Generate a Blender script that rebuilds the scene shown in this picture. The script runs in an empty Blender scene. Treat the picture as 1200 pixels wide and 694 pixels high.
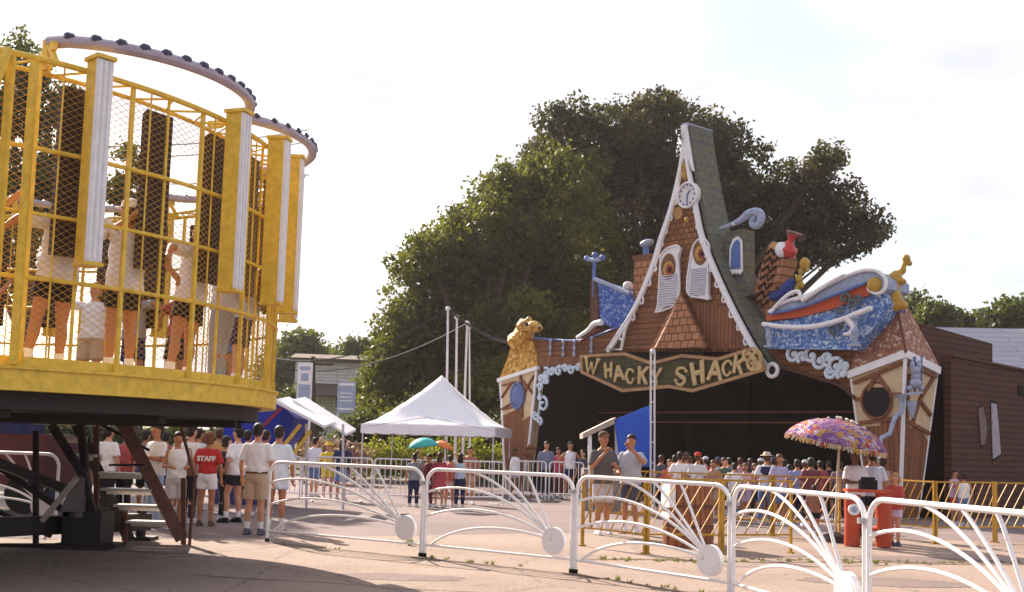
import bpy, bmesh, math, random
import numpy as np
from mathutils import Vector, Matrix, Euler
R = math.radians
PI = math.pi
random.seed(7)
sc = bpy.context.scene
COL = sc.collection

# ---------------------------------------------------------------- camera
FPX, EYE, PITCH, ROLL = 1300.0, 1.52, R(5.15), R(1.7)
PX0, PY0 = 600.0, 404.0
cd = bpy.data.cameras.new('camera'); cam = bpy.data.objects.new('camera', cd); COL.objects.link(cam)
cam.location = (0, 0, EYE)
CR = Matrix.Rotation(PI/2 + PITCH, 3, 'X') @ Matrix.Rotation(ROLL, 3, 'Z')
cam.rotation_euler = CR.to_euler()
cd.sensor_width = 36; cd.lens = 36*FPX/1200; cd.shift_y = (PY0-347)/1200
cd.clip_end = 3000; cd.clip_start = 0.1
sc.camera = cam

def ray(px, py):
    return CR @ Vector(((px-PX0)/FPX, -(py-PY0)/FPX, -1))
def at(px, py, Y):
    """world point seen at a photo pixel, at world distance Y"""
    d = ray(px, py); return Vector((0, 0, EYE)) + d*(Y/d.y)
def gnd(px, py, z=0.0):
    d = ray(px, py); return Vector((0, 0, EYE)) + d*((z-EYE)/d.z)
def gx(px, Y):
    """ground point at depth Y under photo column px (near the horizon)"""
    p = at(px, 540, Y)
    for _ in range(3):
        # follow the tilted vertical down to the ground
        q = proj((p.x, Y, 0)); p.x += (px-q[0])/FPX*Y
    return Vector((p.x, Y, 0))
def proj(p):
    c = CR.transposed() @ (Vector(p)-Vector((0, 0, EYE)))
    return (PX0 + FPX*c.x/-c.z, PY0 - FPX*c.y/-c.z)

# ---------------------------------------------------------------- materials
MATS = {}
def nd(nt, t, **kw):
    n = nt.nodes.new(t)
    for k, v in kw.items():
        if k.startswith('i_'): n.inputs[k[2:].replace('_', ' ')].default_value = v
        else: setattr(n, k, v)
    return n
def mixc(nt, f, a, b, blend='MIX'):
    m = nt.nodes.new('ShaderNodeMix'); m.data_type = 'RGBA'; m.blend_type = blend
    for s, v in ((0, f), (6, a), (7, b)):
        if isinstance(v, (int, float)): m.inputs[s].default_value = v
        elif isinstance(v, tuple): m.inputs[s].default_value = (*v[:3], 1)
        else: nt.links.new(v, m.inputs[s])
    return m.outputs[2]
def newmat(name):
    m = bpy.data.materials.new(name); m.use_nodes = True
    nt = m.node_tree; b = nt.nodes['Principled BSDF']
    b.inputs['Specular IOR Level'].default_value = 0.3
    return m, nt, b
def mat(name, c, rough=0.6, var=0.25, scale=6.0, metal=0.0, bump=0.0, spec=0.3, c2=None):
    """painted / fabric / plain surface with mottled wear"""
    if name in MATS: return MATS[name]
    m, nt, b = newmat(name)
    tc = nd(nt, 'ShaderNodeTexCoord')
    n = nd(nt, 'ShaderNodeTexNoise'); n.inputs['Scale'].default_value = scale; n.inputs['Detail'].default_value = 6
    n.inputs['Roughness'].default_value = 0.65
    nt.links.new(tc.outputs['Object'], n.inputs['Vector'])
    dark = tuple(x*(1-var) for x in c) if c2 is None else c2
    r = nd(nt, 'ShaderNodeValToRGB'); r.color_ramp.elements[0].position = .35; r.color_ramp.elements[1].position = .65
    r.color_ramp.elements[0].color = (*dark, 1); r.color_ramp.elements[1].color = (*c, 1)
    nt.links.new(n.outputs['Fac'], r.inputs[0])
    nt.links.new(r.outputs[0], b.inputs['Base Color'])
    b.inputs['Roughness'].default_value = rough; b.inputs['Metallic'].default_value = metal
    b.inputs['Specular IOR Level'].default_value = spec
    if bump:
        bp = nd(nt, 'ShaderNodeBump'); bp.inputs['Strength'].default_value = bump; bp.inputs['Distance'].default_value = .02
        nt.links.new(n.outputs['Fac'], bp.inputs['Height']); nt.links.new(bp.outputs[0], b.inputs['Normal'])
    if name == 'white_fence_paint': r.color_ramp.elements[0].position = .27; r.color_ramp.elements[1].position = .40
    MATS[name] = m; return m
def brickmat(name, c1, c2, mortar, bw, bh, axis='xz', mort=0.02, rough=.75, offset=.5, noise=.4, dirt=(.1, .06, .04)):
    """rows of shingles, clapboards, bricks or fish scales in real size"""
    if name in MATS: return MATS[name]
    m, nt, b = newmat(name)
    tc = nd(nt, 'ShaderNodeTexCoord'); sx = nd(nt, 'ShaderNodeSeparateXYZ'); cx = nd(nt, 'ShaderNodeCombineXYZ')
    nt.links.new(tc.outputs['Object'], sx.inputs[0])
    ax = {'x': 0, 'y': 1, 'z': 2}
    nt.links.new(sx.outputs[ax[axis[0]]], cx.inputs[0]); nt.links.new(sx.outputs[ax[axis[1]]], cx.inputs[1])
    wn = nd(nt, 'ShaderNodeTexNoise'); wn.inputs['Scale'].default_value = 2.2
    nt.links.new(tc.outputs['Object'], wn.inputs['Vector'])
    va = nd(nt, 'ShaderNodeVectorMath', operation='MULTIPLY_ADD'); va.inputs[1].default_value = (.06, .06, 0)
    nt.links.new(wn.outputs['Color'], va.inputs[0]); nt.links.new(cx.outputs[0], va.inputs[2])
    br = nd(nt, 'ShaderNodeTexBrick'); br.offset = offset
    br.inputs['Color1'].default_value = (*c1, 1); br.inputs['Color2'].default_value = (*c2, 1); br.inputs['Mortar'].default_value = (*mortar, 1)
    br.inputs['Scale'].default_value = 1; br.inputs['Brick Width'].default_value = bw; br.inputs['Row Height'].default_value = bh
    br.inputs['Mortar Size'].default_value = mort; br.inputs['Mortar Smooth'].default_value = .3
    nt.links.new(va.outputs[0], br.inputs['Vector'])
    n = nd(nt, 'ShaderNodeTexNoise'); n.inputs['Scale'].default_value = 7; n.inputs['Detail'].default_value = 8
    nt.links.new(tc.outputs['Object'], n.inputs['Vector'])
    mr = nd(nt, 'ShaderNodeMapRange'); mr.inputs[1].default_value = .4; mr.inputs[2].default_value = .75; mr.inputs[4].default_value = noise
    nt.links.new(n.outputs['Fac'], mr.inputs[0])
    col = mixc(nt, mr.outputs[0], br.outputs['Color'], dirt)
    nt.links.new(col, b.inputs['Base Color'])
    bp = nd(nt, 'ShaderNodeBump'); bp.inputs['Strength'].default_value = .8; bp.inputs['Distance'].default_value = .03; bp.invert = True
    nt.links.new(br.outputs['Fac'], bp.inputs['Height']); nt.links.new(bp.outputs[0], b.inputs['Normal'])
    b.inputs['Roughness'].default_value = rough
    MATS[name] = m; return m
def speckmat(name, c1, c2, c3, scale=14, rough=.6):
    """pebbly / glittery speckle"""
    if name in MATS: return MATS[name]
    m, nt, b = newmat(name)
    tc = nd(nt, 'ShaderNodeTexCoord')
    v = nd(nt, 'ShaderNodeTexVoronoi'); v.inputs['Scale'].default_value = scale
    nt.links.new(tc.outputs['Object'], v.inputs['Vector'])
    sp = nd(nt, 'ShaderNodeSeparateColor'); nt.links.new(v.outputs['Color'], sp.inputs[0])
    r = nd(nt, 'ShaderNodeValToRGB'); r.color_ramp.interpolation = 'CONSTANT'
    e = r.color_ramp.elements; e[0].color = (*c1, 1); e[1].position = .45; e[1].color = (*c2, 1)
    x = e.new(.8); x.color = (*c3, 1)
    nt.links.new(sp.outputs[0], r.inputs[0]); nt.links.new(r.outputs[0], b.inputs['Base Color'])
    bp = nd(nt, 'ShaderNodeBump'); bp.inputs['Strength'].default_value = .7; bp.inputs['Distance'].default_value = .03; bp.invert = True
    nt.links.new(v.outputs['Distance'], bp.inputs['Height']); nt.links.new(bp.outputs[0], b.inputs['Normal'])
    b.inputs['Roughness'].default_value = rough
    MATS[name] = m; return m
def leafmat(name, c1, c2, c3, trans=.35):
    m, nt, b = newmat(name)
    at_ = nd(nt, 'ShaderNodeAttribute'); at_.attribute_name = 'tint'
    r = nd(nt, 'ShaderNodeValToRGB'); e = r.color_ramp.elements
    e[0].color = (*c1, 1); e[1].color = (*c3, 1); x = e.new(.5); x.color = (*c2, 1)
    nt.links.new(at_.outputs['Fac'], r.inputs[0]); nt.links.new(r.outputs[0], b.inputs['Base Color'])
    b.inputs['Roughness'].default_value = .6
    t = nd(nt, 'ShaderNodeBsdfTranslucent')
    nt.links.new(mixc(nt, .5, r.outputs[0], (.25, .3, .03)), t.inputs[0])
    mx = nd(nt, 'ShaderNodeMixShader'); mx.inputs[0].default_value = trans
    nt.links.new(b.outputs[0], mx.inputs[1]); nt.links.new(t.outputs[0], mx.inputs[2])
    nt.links.new(mx.outputs[0], nt.nodes['Material Output'].inputs[0])
    return m

WHITE = mat('white_paint', (.78, .76, .80), .45, .12, 9)
WHITEF = mat('white_fence_paint', (.84, .82, .84), .42, .14, 19, c2=(.50,.36,.28))
YEL = mat('yellow_paint', (.80, .53, .07), .45, .28, 11)
YELF = mat('yellow_fence_paint', (.52, .28, .03), .5, .4, 7)
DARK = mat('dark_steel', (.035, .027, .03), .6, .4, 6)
RUST = mat('rusty_brown_steel', (.16, .07, .05), .7, .4, 7)
BLACK = mat('black_void', (.012, .012, .013), .9, .2, 3)
GOLD = speckmat('gold_glitter', (.48, .24, .03), (.30, .13, .02), (.62, .42, .12), 13, .5)
GOLDP = mat('gold_paint', (.50, .29, .05), .4, .3, 9)
BLUEP = mat('blue_paint', (.10, .17, .45), .5, .35, 8)
LBLUE = mat('pale_blue_paint', (.34, .40, .56), .5, .3, 9)
WOOD = brickmat('brown_planks', (.24, .09, .035), (.16, .055, .025), (.05, .02, .012), 1.6, .16, 'xz', .012)
WOODV = brickmat('brown_upright_planks', (.27, .10, .045), (.18, .065, .03), (.05, .02, .012), 3.0, .13, 'zx', .010)
SHING = brickmat('brown_shingles', (.33, .13, .05), (.21, .075, .03), (.07, .03, .015), .2, .17, 'xz', .016)
SHINGL = brickmat('orange_shingles', (.42, .19, .10), (.34, .13, .06), (.10, .04, .02), .26, .22, 'xz', .018)
ROOFG = brickmat('mossy_grey_shingles', (.115, .12, .12), (.09, .095, .10), (.05, .05, .05), .3, .24, 'yz', .012, dirt=(.17, .15, .05), noise=.9)
SCALE = speckmat('blue_scales', (.07, .15, .42), (.17, .30, .58), (.48, .56, .70), 17)
SCALED = speckmat('deep_blue_scales', (.03, .07, .30), (.06, .13, .42), (.20, .28, .50), 15)
CLAP = brickmat('dark_red_clapboard', (.100, .032, .022), (.075, .024, .018), (.03, .014, .01), 2.6, .15, 'yz', .020, dirt=(.06, .03, .02), noise=.7)
CREAM = mat('cream_plaster', (.62, .47, .30), .8, .22, 5)
ORANGER = mat('orange_red_paint', (.58, .09, .03), .5, .25, 6)
PEB = speckmat('pebbled_brown_roof', (.30, .13, .08), (.22, .08, .05), (.50, .36, .28), 13)

# ---------------------------------------------------------------- mesh builder
class MB:
    def __init__(s): s.v = []; s.f = []; s.m = []; s.mi = 0
    def add(s, vs, fs):
        o = len(s.v); s.v += [tuple(p) for p in vs]; s.f += [tuple(i+o for i in f) for f in fs]; s.m += [s.mi]*len(fs)
    def box(s, c, d, M=None):
        x, y, z = d[0]/2, d[1]/2, d[2]/2; c = Vector(c)
        vs = [Vector(p) for p in ((-x,-y,-z),(x,-y,-z),(x,y,-z),(-x,y,-z),(-x,-y,z),(x,-y,z),(x,y,z),(-x,y,z))]
        if M is not None: vs = [M @ p for p in vs]
        s.add([p+c for p in vs], [(0,3,2,1),(4,5,6,7),(0,1,5,4),(1,2,6,5),(2,3,7,6),(3,0,4,7)]); return s
    def bar(s, a, b, w, h=None, up=(0,0,1)):
        a = Vector(a); b = Vector(b); h = w if h is None else h
        t = (b-a).normalized(); up = Vector(up)
        if abs(t.dot(up)) > .98: up = Vector((0,1,0)) if abs(t.y) < .9 else Vector((1,0,0))
        x = t.cross(up).normalized(); y = x.cross(t)
        vs = []
        for p in (a, b):
            for sx, sy in ((-1,-1),(1,-1),(1,1),(-1,1)): vs.append(p+x*sx*w/2+y*sy*h/2)
        s.add(vs, [(3,2,1,0),(4,5,6,7),(0,1,5,4),(1,2,6,5),(2,3,7,6),(3,0,4,7)]); return s
    def tube(s, pts, r, n=8, closed=False, flat=1.0, fdir=None):
        pts = [Vector(p) for p in pts]; N = len(pts)
        rs = r if isinstance(r, (list, tuple)) else [r]*N
        if N < 2: return s
        tans = []
        for i in range(N):
            if closed: t = pts[(i+1) % N]-pts[i-1]
            else: t = pts[min(i+1, N-1)]-pts[max(i-1, 0)]
            tans.append(t.normalized() if t.length > 1e-9 else Vector((0,0,1)))
        if fdir is not None: nx = Vector(fdir)
        else: nx = tans[0].orthogonal()
        vs = []
        for i in range(N):
            t = tans[i]
            if fdir is not None: nx = Vector(fdir)
            nx = (nx - t*nx.dot(t))
            nx = nx.normalized() if nx.length > 1e-6 else t.orthogonal().normalized()
            ny = t.cross(nx)
            for k in range(n):
                a = 2*PI*(k+.5)/n
                vs.append(pts[i] + nx*math.cos(a)*rs[i]*flat + ny*math.sin(a)*rs[i])
        fs = []
        for i in range(N if closed else N-1):
            j = (i+1) % N
            for k in range(n):
                l = (k+1) % n; fs.append((i*n+k, i*n+l, j*n+l, j*n+k))
        if not closed:
            fs.append(tuple(range(n-1, -1, -1))); fs.append(tuple((N-1)*n+k for k in range(n)))
        s.add(vs, fs); return s
    def prism(s, poly, ext):
        poly = [Vector(p) for p in poly]; ext = Vector(ext); n = len(poly)
        nn = Vector((0,0,0))
        for i in range(n): nn += poly[i].cross(poly[(i+1) % n])
        if nn.dot(ext) > 0: poly = poly[::-1]
        vs = poly + [p+ext for p in poly]
        s.add(vs, [tuple(range(n)), tuple(range(2*n-1, n-1, -1))] + [(i, i+n, (i+1) % n+n, (i+1) % n) for i in range(n)]); return s
    def ell(s, c, r, nu=12, nv=8, M=None):
        c = Vector(c); r = (r, r, r) if isinstance(r, (int, float)) else r
        vs = []
        def P(x, y, z):
            p = Vector((x*r[0], y*r[1], z*r[2])); return c+(M @ p if M is not None else p)
        vs.append(P(0,0,-1))
        for j in range(1, nv):
            ph = -PI/2+PI*j/nv
            for i in range(nu):
                th = 2*PI*i/nu; vs.append(P(math.cos(ph)*math.cos(th), math.cos(ph)*math.sin(th), math.sin(ph)))
        vs.append(P(0,0,1)); fs = []
        for i in range(nu):
            k = (i+1) % nu; fs.append((0, 1+k, 1+i)); t = 1+(nv-2)*nu; fs.append((len(vs)-1, t+i, t+k))
            for j in range(nv-2): a = 1+j*nu; fs.append((a+i, a+k, a+nu+k, a+nu+i))
        s.add(vs, fs); return s
    def loft(s, rings, n=14):
        """rings: (x, y, z, rx, ry) ellipses stacked upwards"""
        vs = []; fs = []
        for (x, y, z, rx, ry) in rings:
            for k in range(n): a = 2*PI*k/n; vs.append((x+rx*math.cos(a), y+ry*math.sin(a), z))
        for i in range(len(rings)-1):
            for k in range(n): l = (k+1) % n; fs.append((i*n+k, i*n+l, (i+1)*n+l, (i+1)*n+k))
        fs.append(tuple(range(n-1, -1, -1))); fs.append(tuple((len(rings)-1)*n+k for k in range(n)))
        s.add(vs, fs); return s
    def mesh(s, name, mats, smooth=False):
        me = bpy.data.meshes.new(name); me.from_pydata(s.v, [], s.f); me.update()
        for m in (mats if isinstance(mats, (list, tuple)) else [mats]): me.materials.append(m)
        if any(s.m): me.polygons.foreach_set('material_index', s.m)
        if smooth:
            me.polygons.foreach_set('use_smooth', [True]*len(me.polygons))
            me.set_sharp_from_angle(angle=R(38))
        return me
    def build(s, name, mats, parent=None, smooth=False, loc=None):
        o = bpy.data.objects.new(name, s.mesh(name, mats, smooth)); COL.objects.link(o)
        if parent: o.parent = parent
        if loc is not None: o.location = loc
        return o

def tag(o, label=None, cat=None, group=None, kind=None):
    for k, v in (('label', label), ('category', cat), ('group', group), ('kind', kind)):
        if v: o[k] = v
    return o
def empty(name, loc, rz, label, cat, group=None):
    o = bpy.data.objects.new(name, None); COL.objects.link(o); o.empty_display_size = .2
    o.location = loc; o.rotation_euler = (0, 0, rz)
    return tag(o, label, cat, group)
def cpy(o, parent=None, loc=None, rz=None, label=None):
    c = o.copy(); COL.objects.link(c)
    if parent: c.parent = parent
    if loc is not None: c.location = loc
    if rz is not None: c.rotation_euler = (0, 0, rz)
    if label: c['label'] = label
    for ch in KIDS(o): cpy(ch, c)
    return c
def KIDS(o): return [x for x in COL.objects if x.parent == o]
def bez(p0, p1, p2, p3, n=14):
    out = []
    for i in range(n+1):
        t = i/n; out.append(tuple((1-t)**3*a+3*(1-t)**2*t*b+3*(1-t)*t*t*c+t**3*d for a, b, c, d in zip(p0, p1, p2, p3)))
    return out
def smooth_path(pts, sub=5):
    """Catmull-Rom through the points"""
    P = [Vector(p) for p in pts]; out = []
    for i in range(len(P)-1):
        a = P[max(i-1, 0)]; b = P[i]; c = P[i+1]; d = P[min(i+2, len(P)-1)]
        for k in range(sub):
            t = k/sub
            out.append(.5*((2*b)+(c-a)*t+(2*a-5*b+4*c-d)*t*t+(3*b-a-3*c+d)*t**3))
    out.append(P[-1]); return out
def wirecurve(a, b, sag, n=16):
    a = Vector(a); b = Vector(b)
    return [a.lerp(b, i/n)-Vector((0, 0, sag*4*(i/n)*(1-i/n))) for i in range(n+1)]

# ---------------------------------------------------------------- world and sun
LX, LY, EL = .55, -.835, R(32)          # direction the light travels on the ground
w = bpy.data.worlds.new('World'); sc.world = w; w.use_nodes = True
nt = w.node_tree; bg = nt.nodes['Background']
sky = nt.nodes.new('ShaderNodeTexSky'); sky.sky_type = 'NISHITA'; sky.sun_disc = False
sky.sun_elevation = EL; sky.sun_rotation = math.atan2(-LX, -LY)
sky.dust_density = 3.0; sky.air_density = 1.2; sky.ozone_density = 2.0
tc = nt.nodes.new('ShaderNodeTexCoord')
mp = nt.nodes.new('ShaderNodeMapping'); mp.inputs['Scale'].default_value = (2.0, 2.0, 5.0)
mp.inputs['Location'].default_value = (3.1, .4, .65)
nz = nt.nodes.new('ShaderNodeTexNoise'); nz.inputs['Scale'].default_value = 1.3; nz.inputs['Detail'].default_value = 9; nz.inputs['Roughness'].default_value = .52
nz.inputs['Distortion'].default_value = .3
nt.links.new(tc.outputs['Generated'], mp.inputs[0]); nt.links.new(mp.outputs[0], nz.inputs[0])
cr = nt.nodes.new('ShaderNodeValToRGB'); cr.color_ramp.elements[0].position = .42; cr.color_ramp.elements[1].position = .58
cr.color_ramp.elements[0].color = (.28, .28, .28, 1); cr.color_ramp.elements[1].color = (.97, .97, .97, 1)
nt.links.new(nz.outputs['Fac'], cr.inputs[0])
nz2 = nt.nodes.new('ShaderNodeTexNoise'); nz2.inputs['Scale'].default_value = 3.4; nz2.inputs['Detail'].default_value = 7
nt.links.new(mp.outputs[0], nz2.inputs[0])
cc = nt.nodes.new('ShaderNodeValToRGB'); cc.color_ramp.elements[0].position = .35; cc.color_ramp.elements[1].position = .65
cc.color_ramp.elements[0].color = (4.55, 4.5, 4.9, 1); cc.color_ramp.elements[1].color = (6.0, 5.9, 6.0, 1)
nt.links.new(nz2.outputs['Fac'], cc.inputs[0])
mxo = mixc(nt, cr.outputs[0], sky.outputs[0], cc.outputs[0])
nt.links.new(mxo, bg.inputs[0]); bg.inputs[1].default_value = .084
ld = bpy.data.lights.new('sun', 'SUN'); ld.energy = 5.0; ld.angle = R(.5); ld.color = (1, .86, .70)
lo = bpy.data.objects.new('sun', ld); COL.objects.link(lo)
lo.rotation_euler = Vector((LX*math.cos(EL), LY*math.cos(EL), -math.sin(EL))).to_track_quat('-Z', 'Y').to_euler()
lo.location = (-20, 30, 30)
sc.view_settings.view_transform = 'Standard'; sc.view_settings.look = 'None'
sc.view_settings.exposure = 1.25; sc.view_settings.gamma = 1
sc.cycles.max_bounces = 6; sc.cycles.transparent_max_bounces = 8
sc.cycles.use_denoising = True

# ---------------------------------------------------------------- ground
def sheet(name, poly, z, m, kind='structure'):
    me = bpy.data.meshes.new(name); me.from_pydata([(x, y, z) for x, y in poly], [], [tuple(range(len(poly)))]); me.materials.append(m)
    o = bpy.data.objects.new(name, me); COL.objects.link(o); o['kind'] = kind; return o
def groundmat(name, cols, crack=True, sc_=1.0):
    m, nt, b = newmat(name)
    tc = nd(nt, 'ShaderNodeTexCoord')
    n1 = nd(nt, 'ShaderNodeTexNoise'); n1.inputs['Scale'].default_value = .35*sc_; n1.inputs['Detail'].default_value = 8; n1.inputs['Roughness'].default_value = .6
    n2 = nd(nt, 'ShaderNodeTexNoise'); n2.inputs['Scale'].default_value = 22; n2.inputs['Detail'].default_value = 6; n2.inputs['Roughness'].default_value = .7
    n3 = nd(nt, 'ShaderNodeTexNoise'); n3.inputs['Scale'].default_value = 2.6; n3.inputs['Detail'].default_value = 9; n3.inputs['Roughness'].default_value = .7
    for n in (n1, n2, n3): nt.links.new(tc.outputs['Object'], n.inputs['Vector'])
    r = nd(nt, 'ShaderNodeValToRGB'); e = r.color_ramp.elements
    e[0].position = .33; e[0].color = (*cols[0], 1); e[1].position = .68; e[1].color = (*cols[2], 1); x = e.new(.5); x.color = (*cols[1], 1)
    nt.links.new(n1.outputs['Fac'], r.inputs[0])
    g = nd(nt, 'ShaderNodeMapRange'); g.inputs[1].default_value = .3; g.inputs[2].default_value = .7; g.inputs[3].default_value = .62; g.inputs[4].default_value = 1.18
    nt.links.new(n2.outputs['Fac'], g.inputs[0])
    c = mixc(nt, 1.0, r.outputs[0], g.outputs[0], 'MULTIPLY')
    s3 = nd(nt, 'ShaderNodeMapRange'); s3.inputs[1].default_value = .58; s3.inputs[2].default_value = .72; s3.inputs[4].default_value = .6
    nt.links.new(n3.outputs['Fac'], s3.inputs[0])
    c = mixc(nt, s3.outputs[0], c, tuple(x*.5 for x in cols[0]))
    if crack:
        v = nd(nt, 'ShaderNodeTexVoronoi', feature='DISTANCE_TO_EDGE'); v.inputs['Scale'].default_value = .42
        dv = nd(nt, 'ShaderNodeVectorMath', operation='MULTIPLY_ADD'); dv.inputs[1].default_value = (.5, .5, 0)
        nt.links.new(n3.outputs['Color'], dv.inputs[0]); nt.links.new(tc.outputs['Object'], dv.inputs[2]); nt.links.new(dv.outputs[0], v.inputs['Vector'])
        cm = nd(nt, 'ShaderNodeMapRange'); cm.inputs[1].default_value = .004; cm.inputs[2].default_value = .010; cm.inputs[3].default_value = .42; cm.inputs[4].default_value = 0
        nt.links.new(v.outputs['Distance'], cm.inputs[0])
        c = mixc(nt, cm.outputs[0], c, (.07, .05, .04))
    nt.links.new(c, b.inputs['Base Color']); b.inputs['Roughness'].default_value = .9
    bp = nd(nt, 'ShaderNodeBump'); bp.inputs['Strength'].default_value = .5; bp.inputs['Distance'].default_value = .01
    nt.links.new(n2.outputs['Fac'], bp.inputs['Height']); nt.links.new(bp.outputs[0], b.inputs['Normal'])
    return m
G_CON = groundmat('sun_bleached_pink_concrete', ((.235, .170, .145), (.295, .215, .18), (.34, .255, .215)))
G_ASP = groundmat('worn_grey_asphalt', ((.16, .12, .125), (.20, .15, .15), (.25, .185, .18)), False, .8)
G_GR = groundmat('grass_ground', ((.05, .06, .015), (.08, .09, .02), (.12, .12, .03)), False)
sheet('ground', [(-400, -60), (400, -60), (400, 700), (-400, 700)], 0.0, G_GR)
sheet('paved_midway', [(-40, -8), (45, -8), (45, 46), (-40, 46)], 0.004, G_ASP)
sheet('concrete_apron', [(-14, -7), (40, -7), (40, 18.5), (9, 20.6), (2, 20.2), (-3.2, 17.2), (-6.5, 15.6), (-14, 15.4)], 0.008, G_CON)
# ---------------------------------------------------------------- people
def remesh(mb, vox, it=3):
    me = bpy.data.meshes.new('tmp'); me.from_pydata(mb.v, [], mb.f); me.update()
    o = bpy.data.objects.new('tmp', me); COL.objects.link(o)
    m = o.modifiers.new('r', 'REMESH'); m.mode = 'VOXEL'; m.voxel_size = vox; m.use_smooth_shade = True
    s = o.modifiers.new('s', 'SMOOTH'); s.factor = .6; s.iterations = it
    dg = bpy.context.evaluated_depsgraph_get()
    r = bpy.data.meshes.new_from_object(o.evaluated_get(dg))
    bpy.data.objects.remove(o); bpy.data.meshes.remove(me); return r
def append_mb(me, mb, mi):
    bm = bmesh.new(); bm.from_mesh(me)
    vs = [bm.verts.new(p) for p in mb.v]
    for f, k in zip(mb.f, mb.m):
        try: q = bm.faces.new([vs[i] for i in f]); q.material_index = k+mi; q.smooth = True
        except ValueError: pass
    bm.to_mesh(me); bm.free()
PO = {  # (elbow, wrist) for the left-of-picture arm (-x) and the other (+x); figure faces -y; legs (knee, ankle)
 'stand':  (((-.25,.02,1.13),(-.25,-.06,.88)), ((.25,.02,1.13),(.25,-.06,.88)), ((-.1,-.01,.5),(-.11,.02,.09)), ((.1,-.01,.5),(.11,.02,.09))),
 'shift':  (((-.24,.04,1.13),(-.22,-.10,.90)), ((.28,.03,1.14),(.20,-.10,.98)), ((-.09,-.03,.5),(-.10,.02,.09)), ((.13,-.10,.52),(.16,-.06,.09))),
 'fold':   (((-.24,-.05,1.15),(.02,-.23,1.17)), ((.24,-.05,1.15),(-.04,-.25,1.21)), ((-.1,-.01,.5),(-.12,.02,.09)), ((.1,-.03,.5),(.13,-.02,.09))),
 'hip':    (((-.37,.05,1.18),(-.20,-.04,1.01)), ((.25,.02,1.13),(.27,-.05,.89)), ((-.1,-.01,.5),(-.13,.02,.09)), ((.1,-.03,.5),(.12,-.02,.09))),
 'hips':   (((-.38,.06,1.18),(-.19,-.02,1.02)), ((.38,.06,1.18),(.19,-.02,1.02)), ((-.1,-.01,.5),(-.14,.02,.09)), ((.1,-.01,.5),(.14,.0,.09))),
 'eat':    (((-.24,-.06,1.15),(-.08,-.27,1.42)), ((.24,-.06,1.15),(.10,-.28,1.22)), ((-.09,-.06,.5),(-.10,-.04,.09)), ((.1,.02,.5),(.12,.08,.09))),
 'drink':  (((-.24,-.02,1.13),(-.16,-.22,1.08)), ((.30,-.17,1.27),(.08,-.24,1.52)), ((-.1,-.01,.5),(-.11,.02,.09)), ((.1,-.08,.5),(.14,-.04,.09))),
 'walk':   (((-.24,.10,1.15),(-.23,.06,.90)), ((.24,-.06,1.15),(.22,-.26,1.00)), ((-.09,-.18,.53),(-.09,-.20,.10)), ((.09,.06,.5),(.1,.30,.14))),
 'hold':   (((-.25,-.04,1.15),(-.15,-.28,1.15)), ((.25,-.04,1.15),(.15,-.28,1.15)), ((-.1,-.01,.5),(-.11,.02,.09)), ((.1,-.03,.5),(.11,-.02,.09))),
 'up':     (((-.30,-.05,1.50),(-.20,-.10,1.76)), ((.25,.02,1.13),(.25,-.06,.88)), ((-.1,-.01,.5),(-.11,.02,.09)), ((.1,-.03,.5),(.12,-.02,.09))),
 'rider':  (((-.42,-.02,1.44),(-.60,.06,1.66)), ((.44,-.02,1.38),(.60,.08,1.24)), ((-.12,-.01,.5),(-.15,.02,.09)), ((.12,-.01,.5),(.16,.02,.09))),
 'rider2': (((-.42,-.02,1.30),(-.56,.04,1.12)), ((.36,-.02,1.55),(.50,.02,1.74)), ((-.12,-.03,.5),(-.13,.0,.09)), ((.12,-.01,.5),(.14,.02,.09))),
 'reach':  (((-.24,-.16,1.25),(-.16,-.44,1.22)), ((.25,.02,1.13),(.25,-.06,.88)), ((-.1,-.01,.5),(-.11,.02,.09)), ((.1,-.06,.5),(.13,-.05,.09))),
}
EYEM = mat('eye_dark', (.02, .015, .015), .3, .1)
LIPM = mat('lip', (.35, .10, .08), .6, .1)
_c = {}
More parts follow.
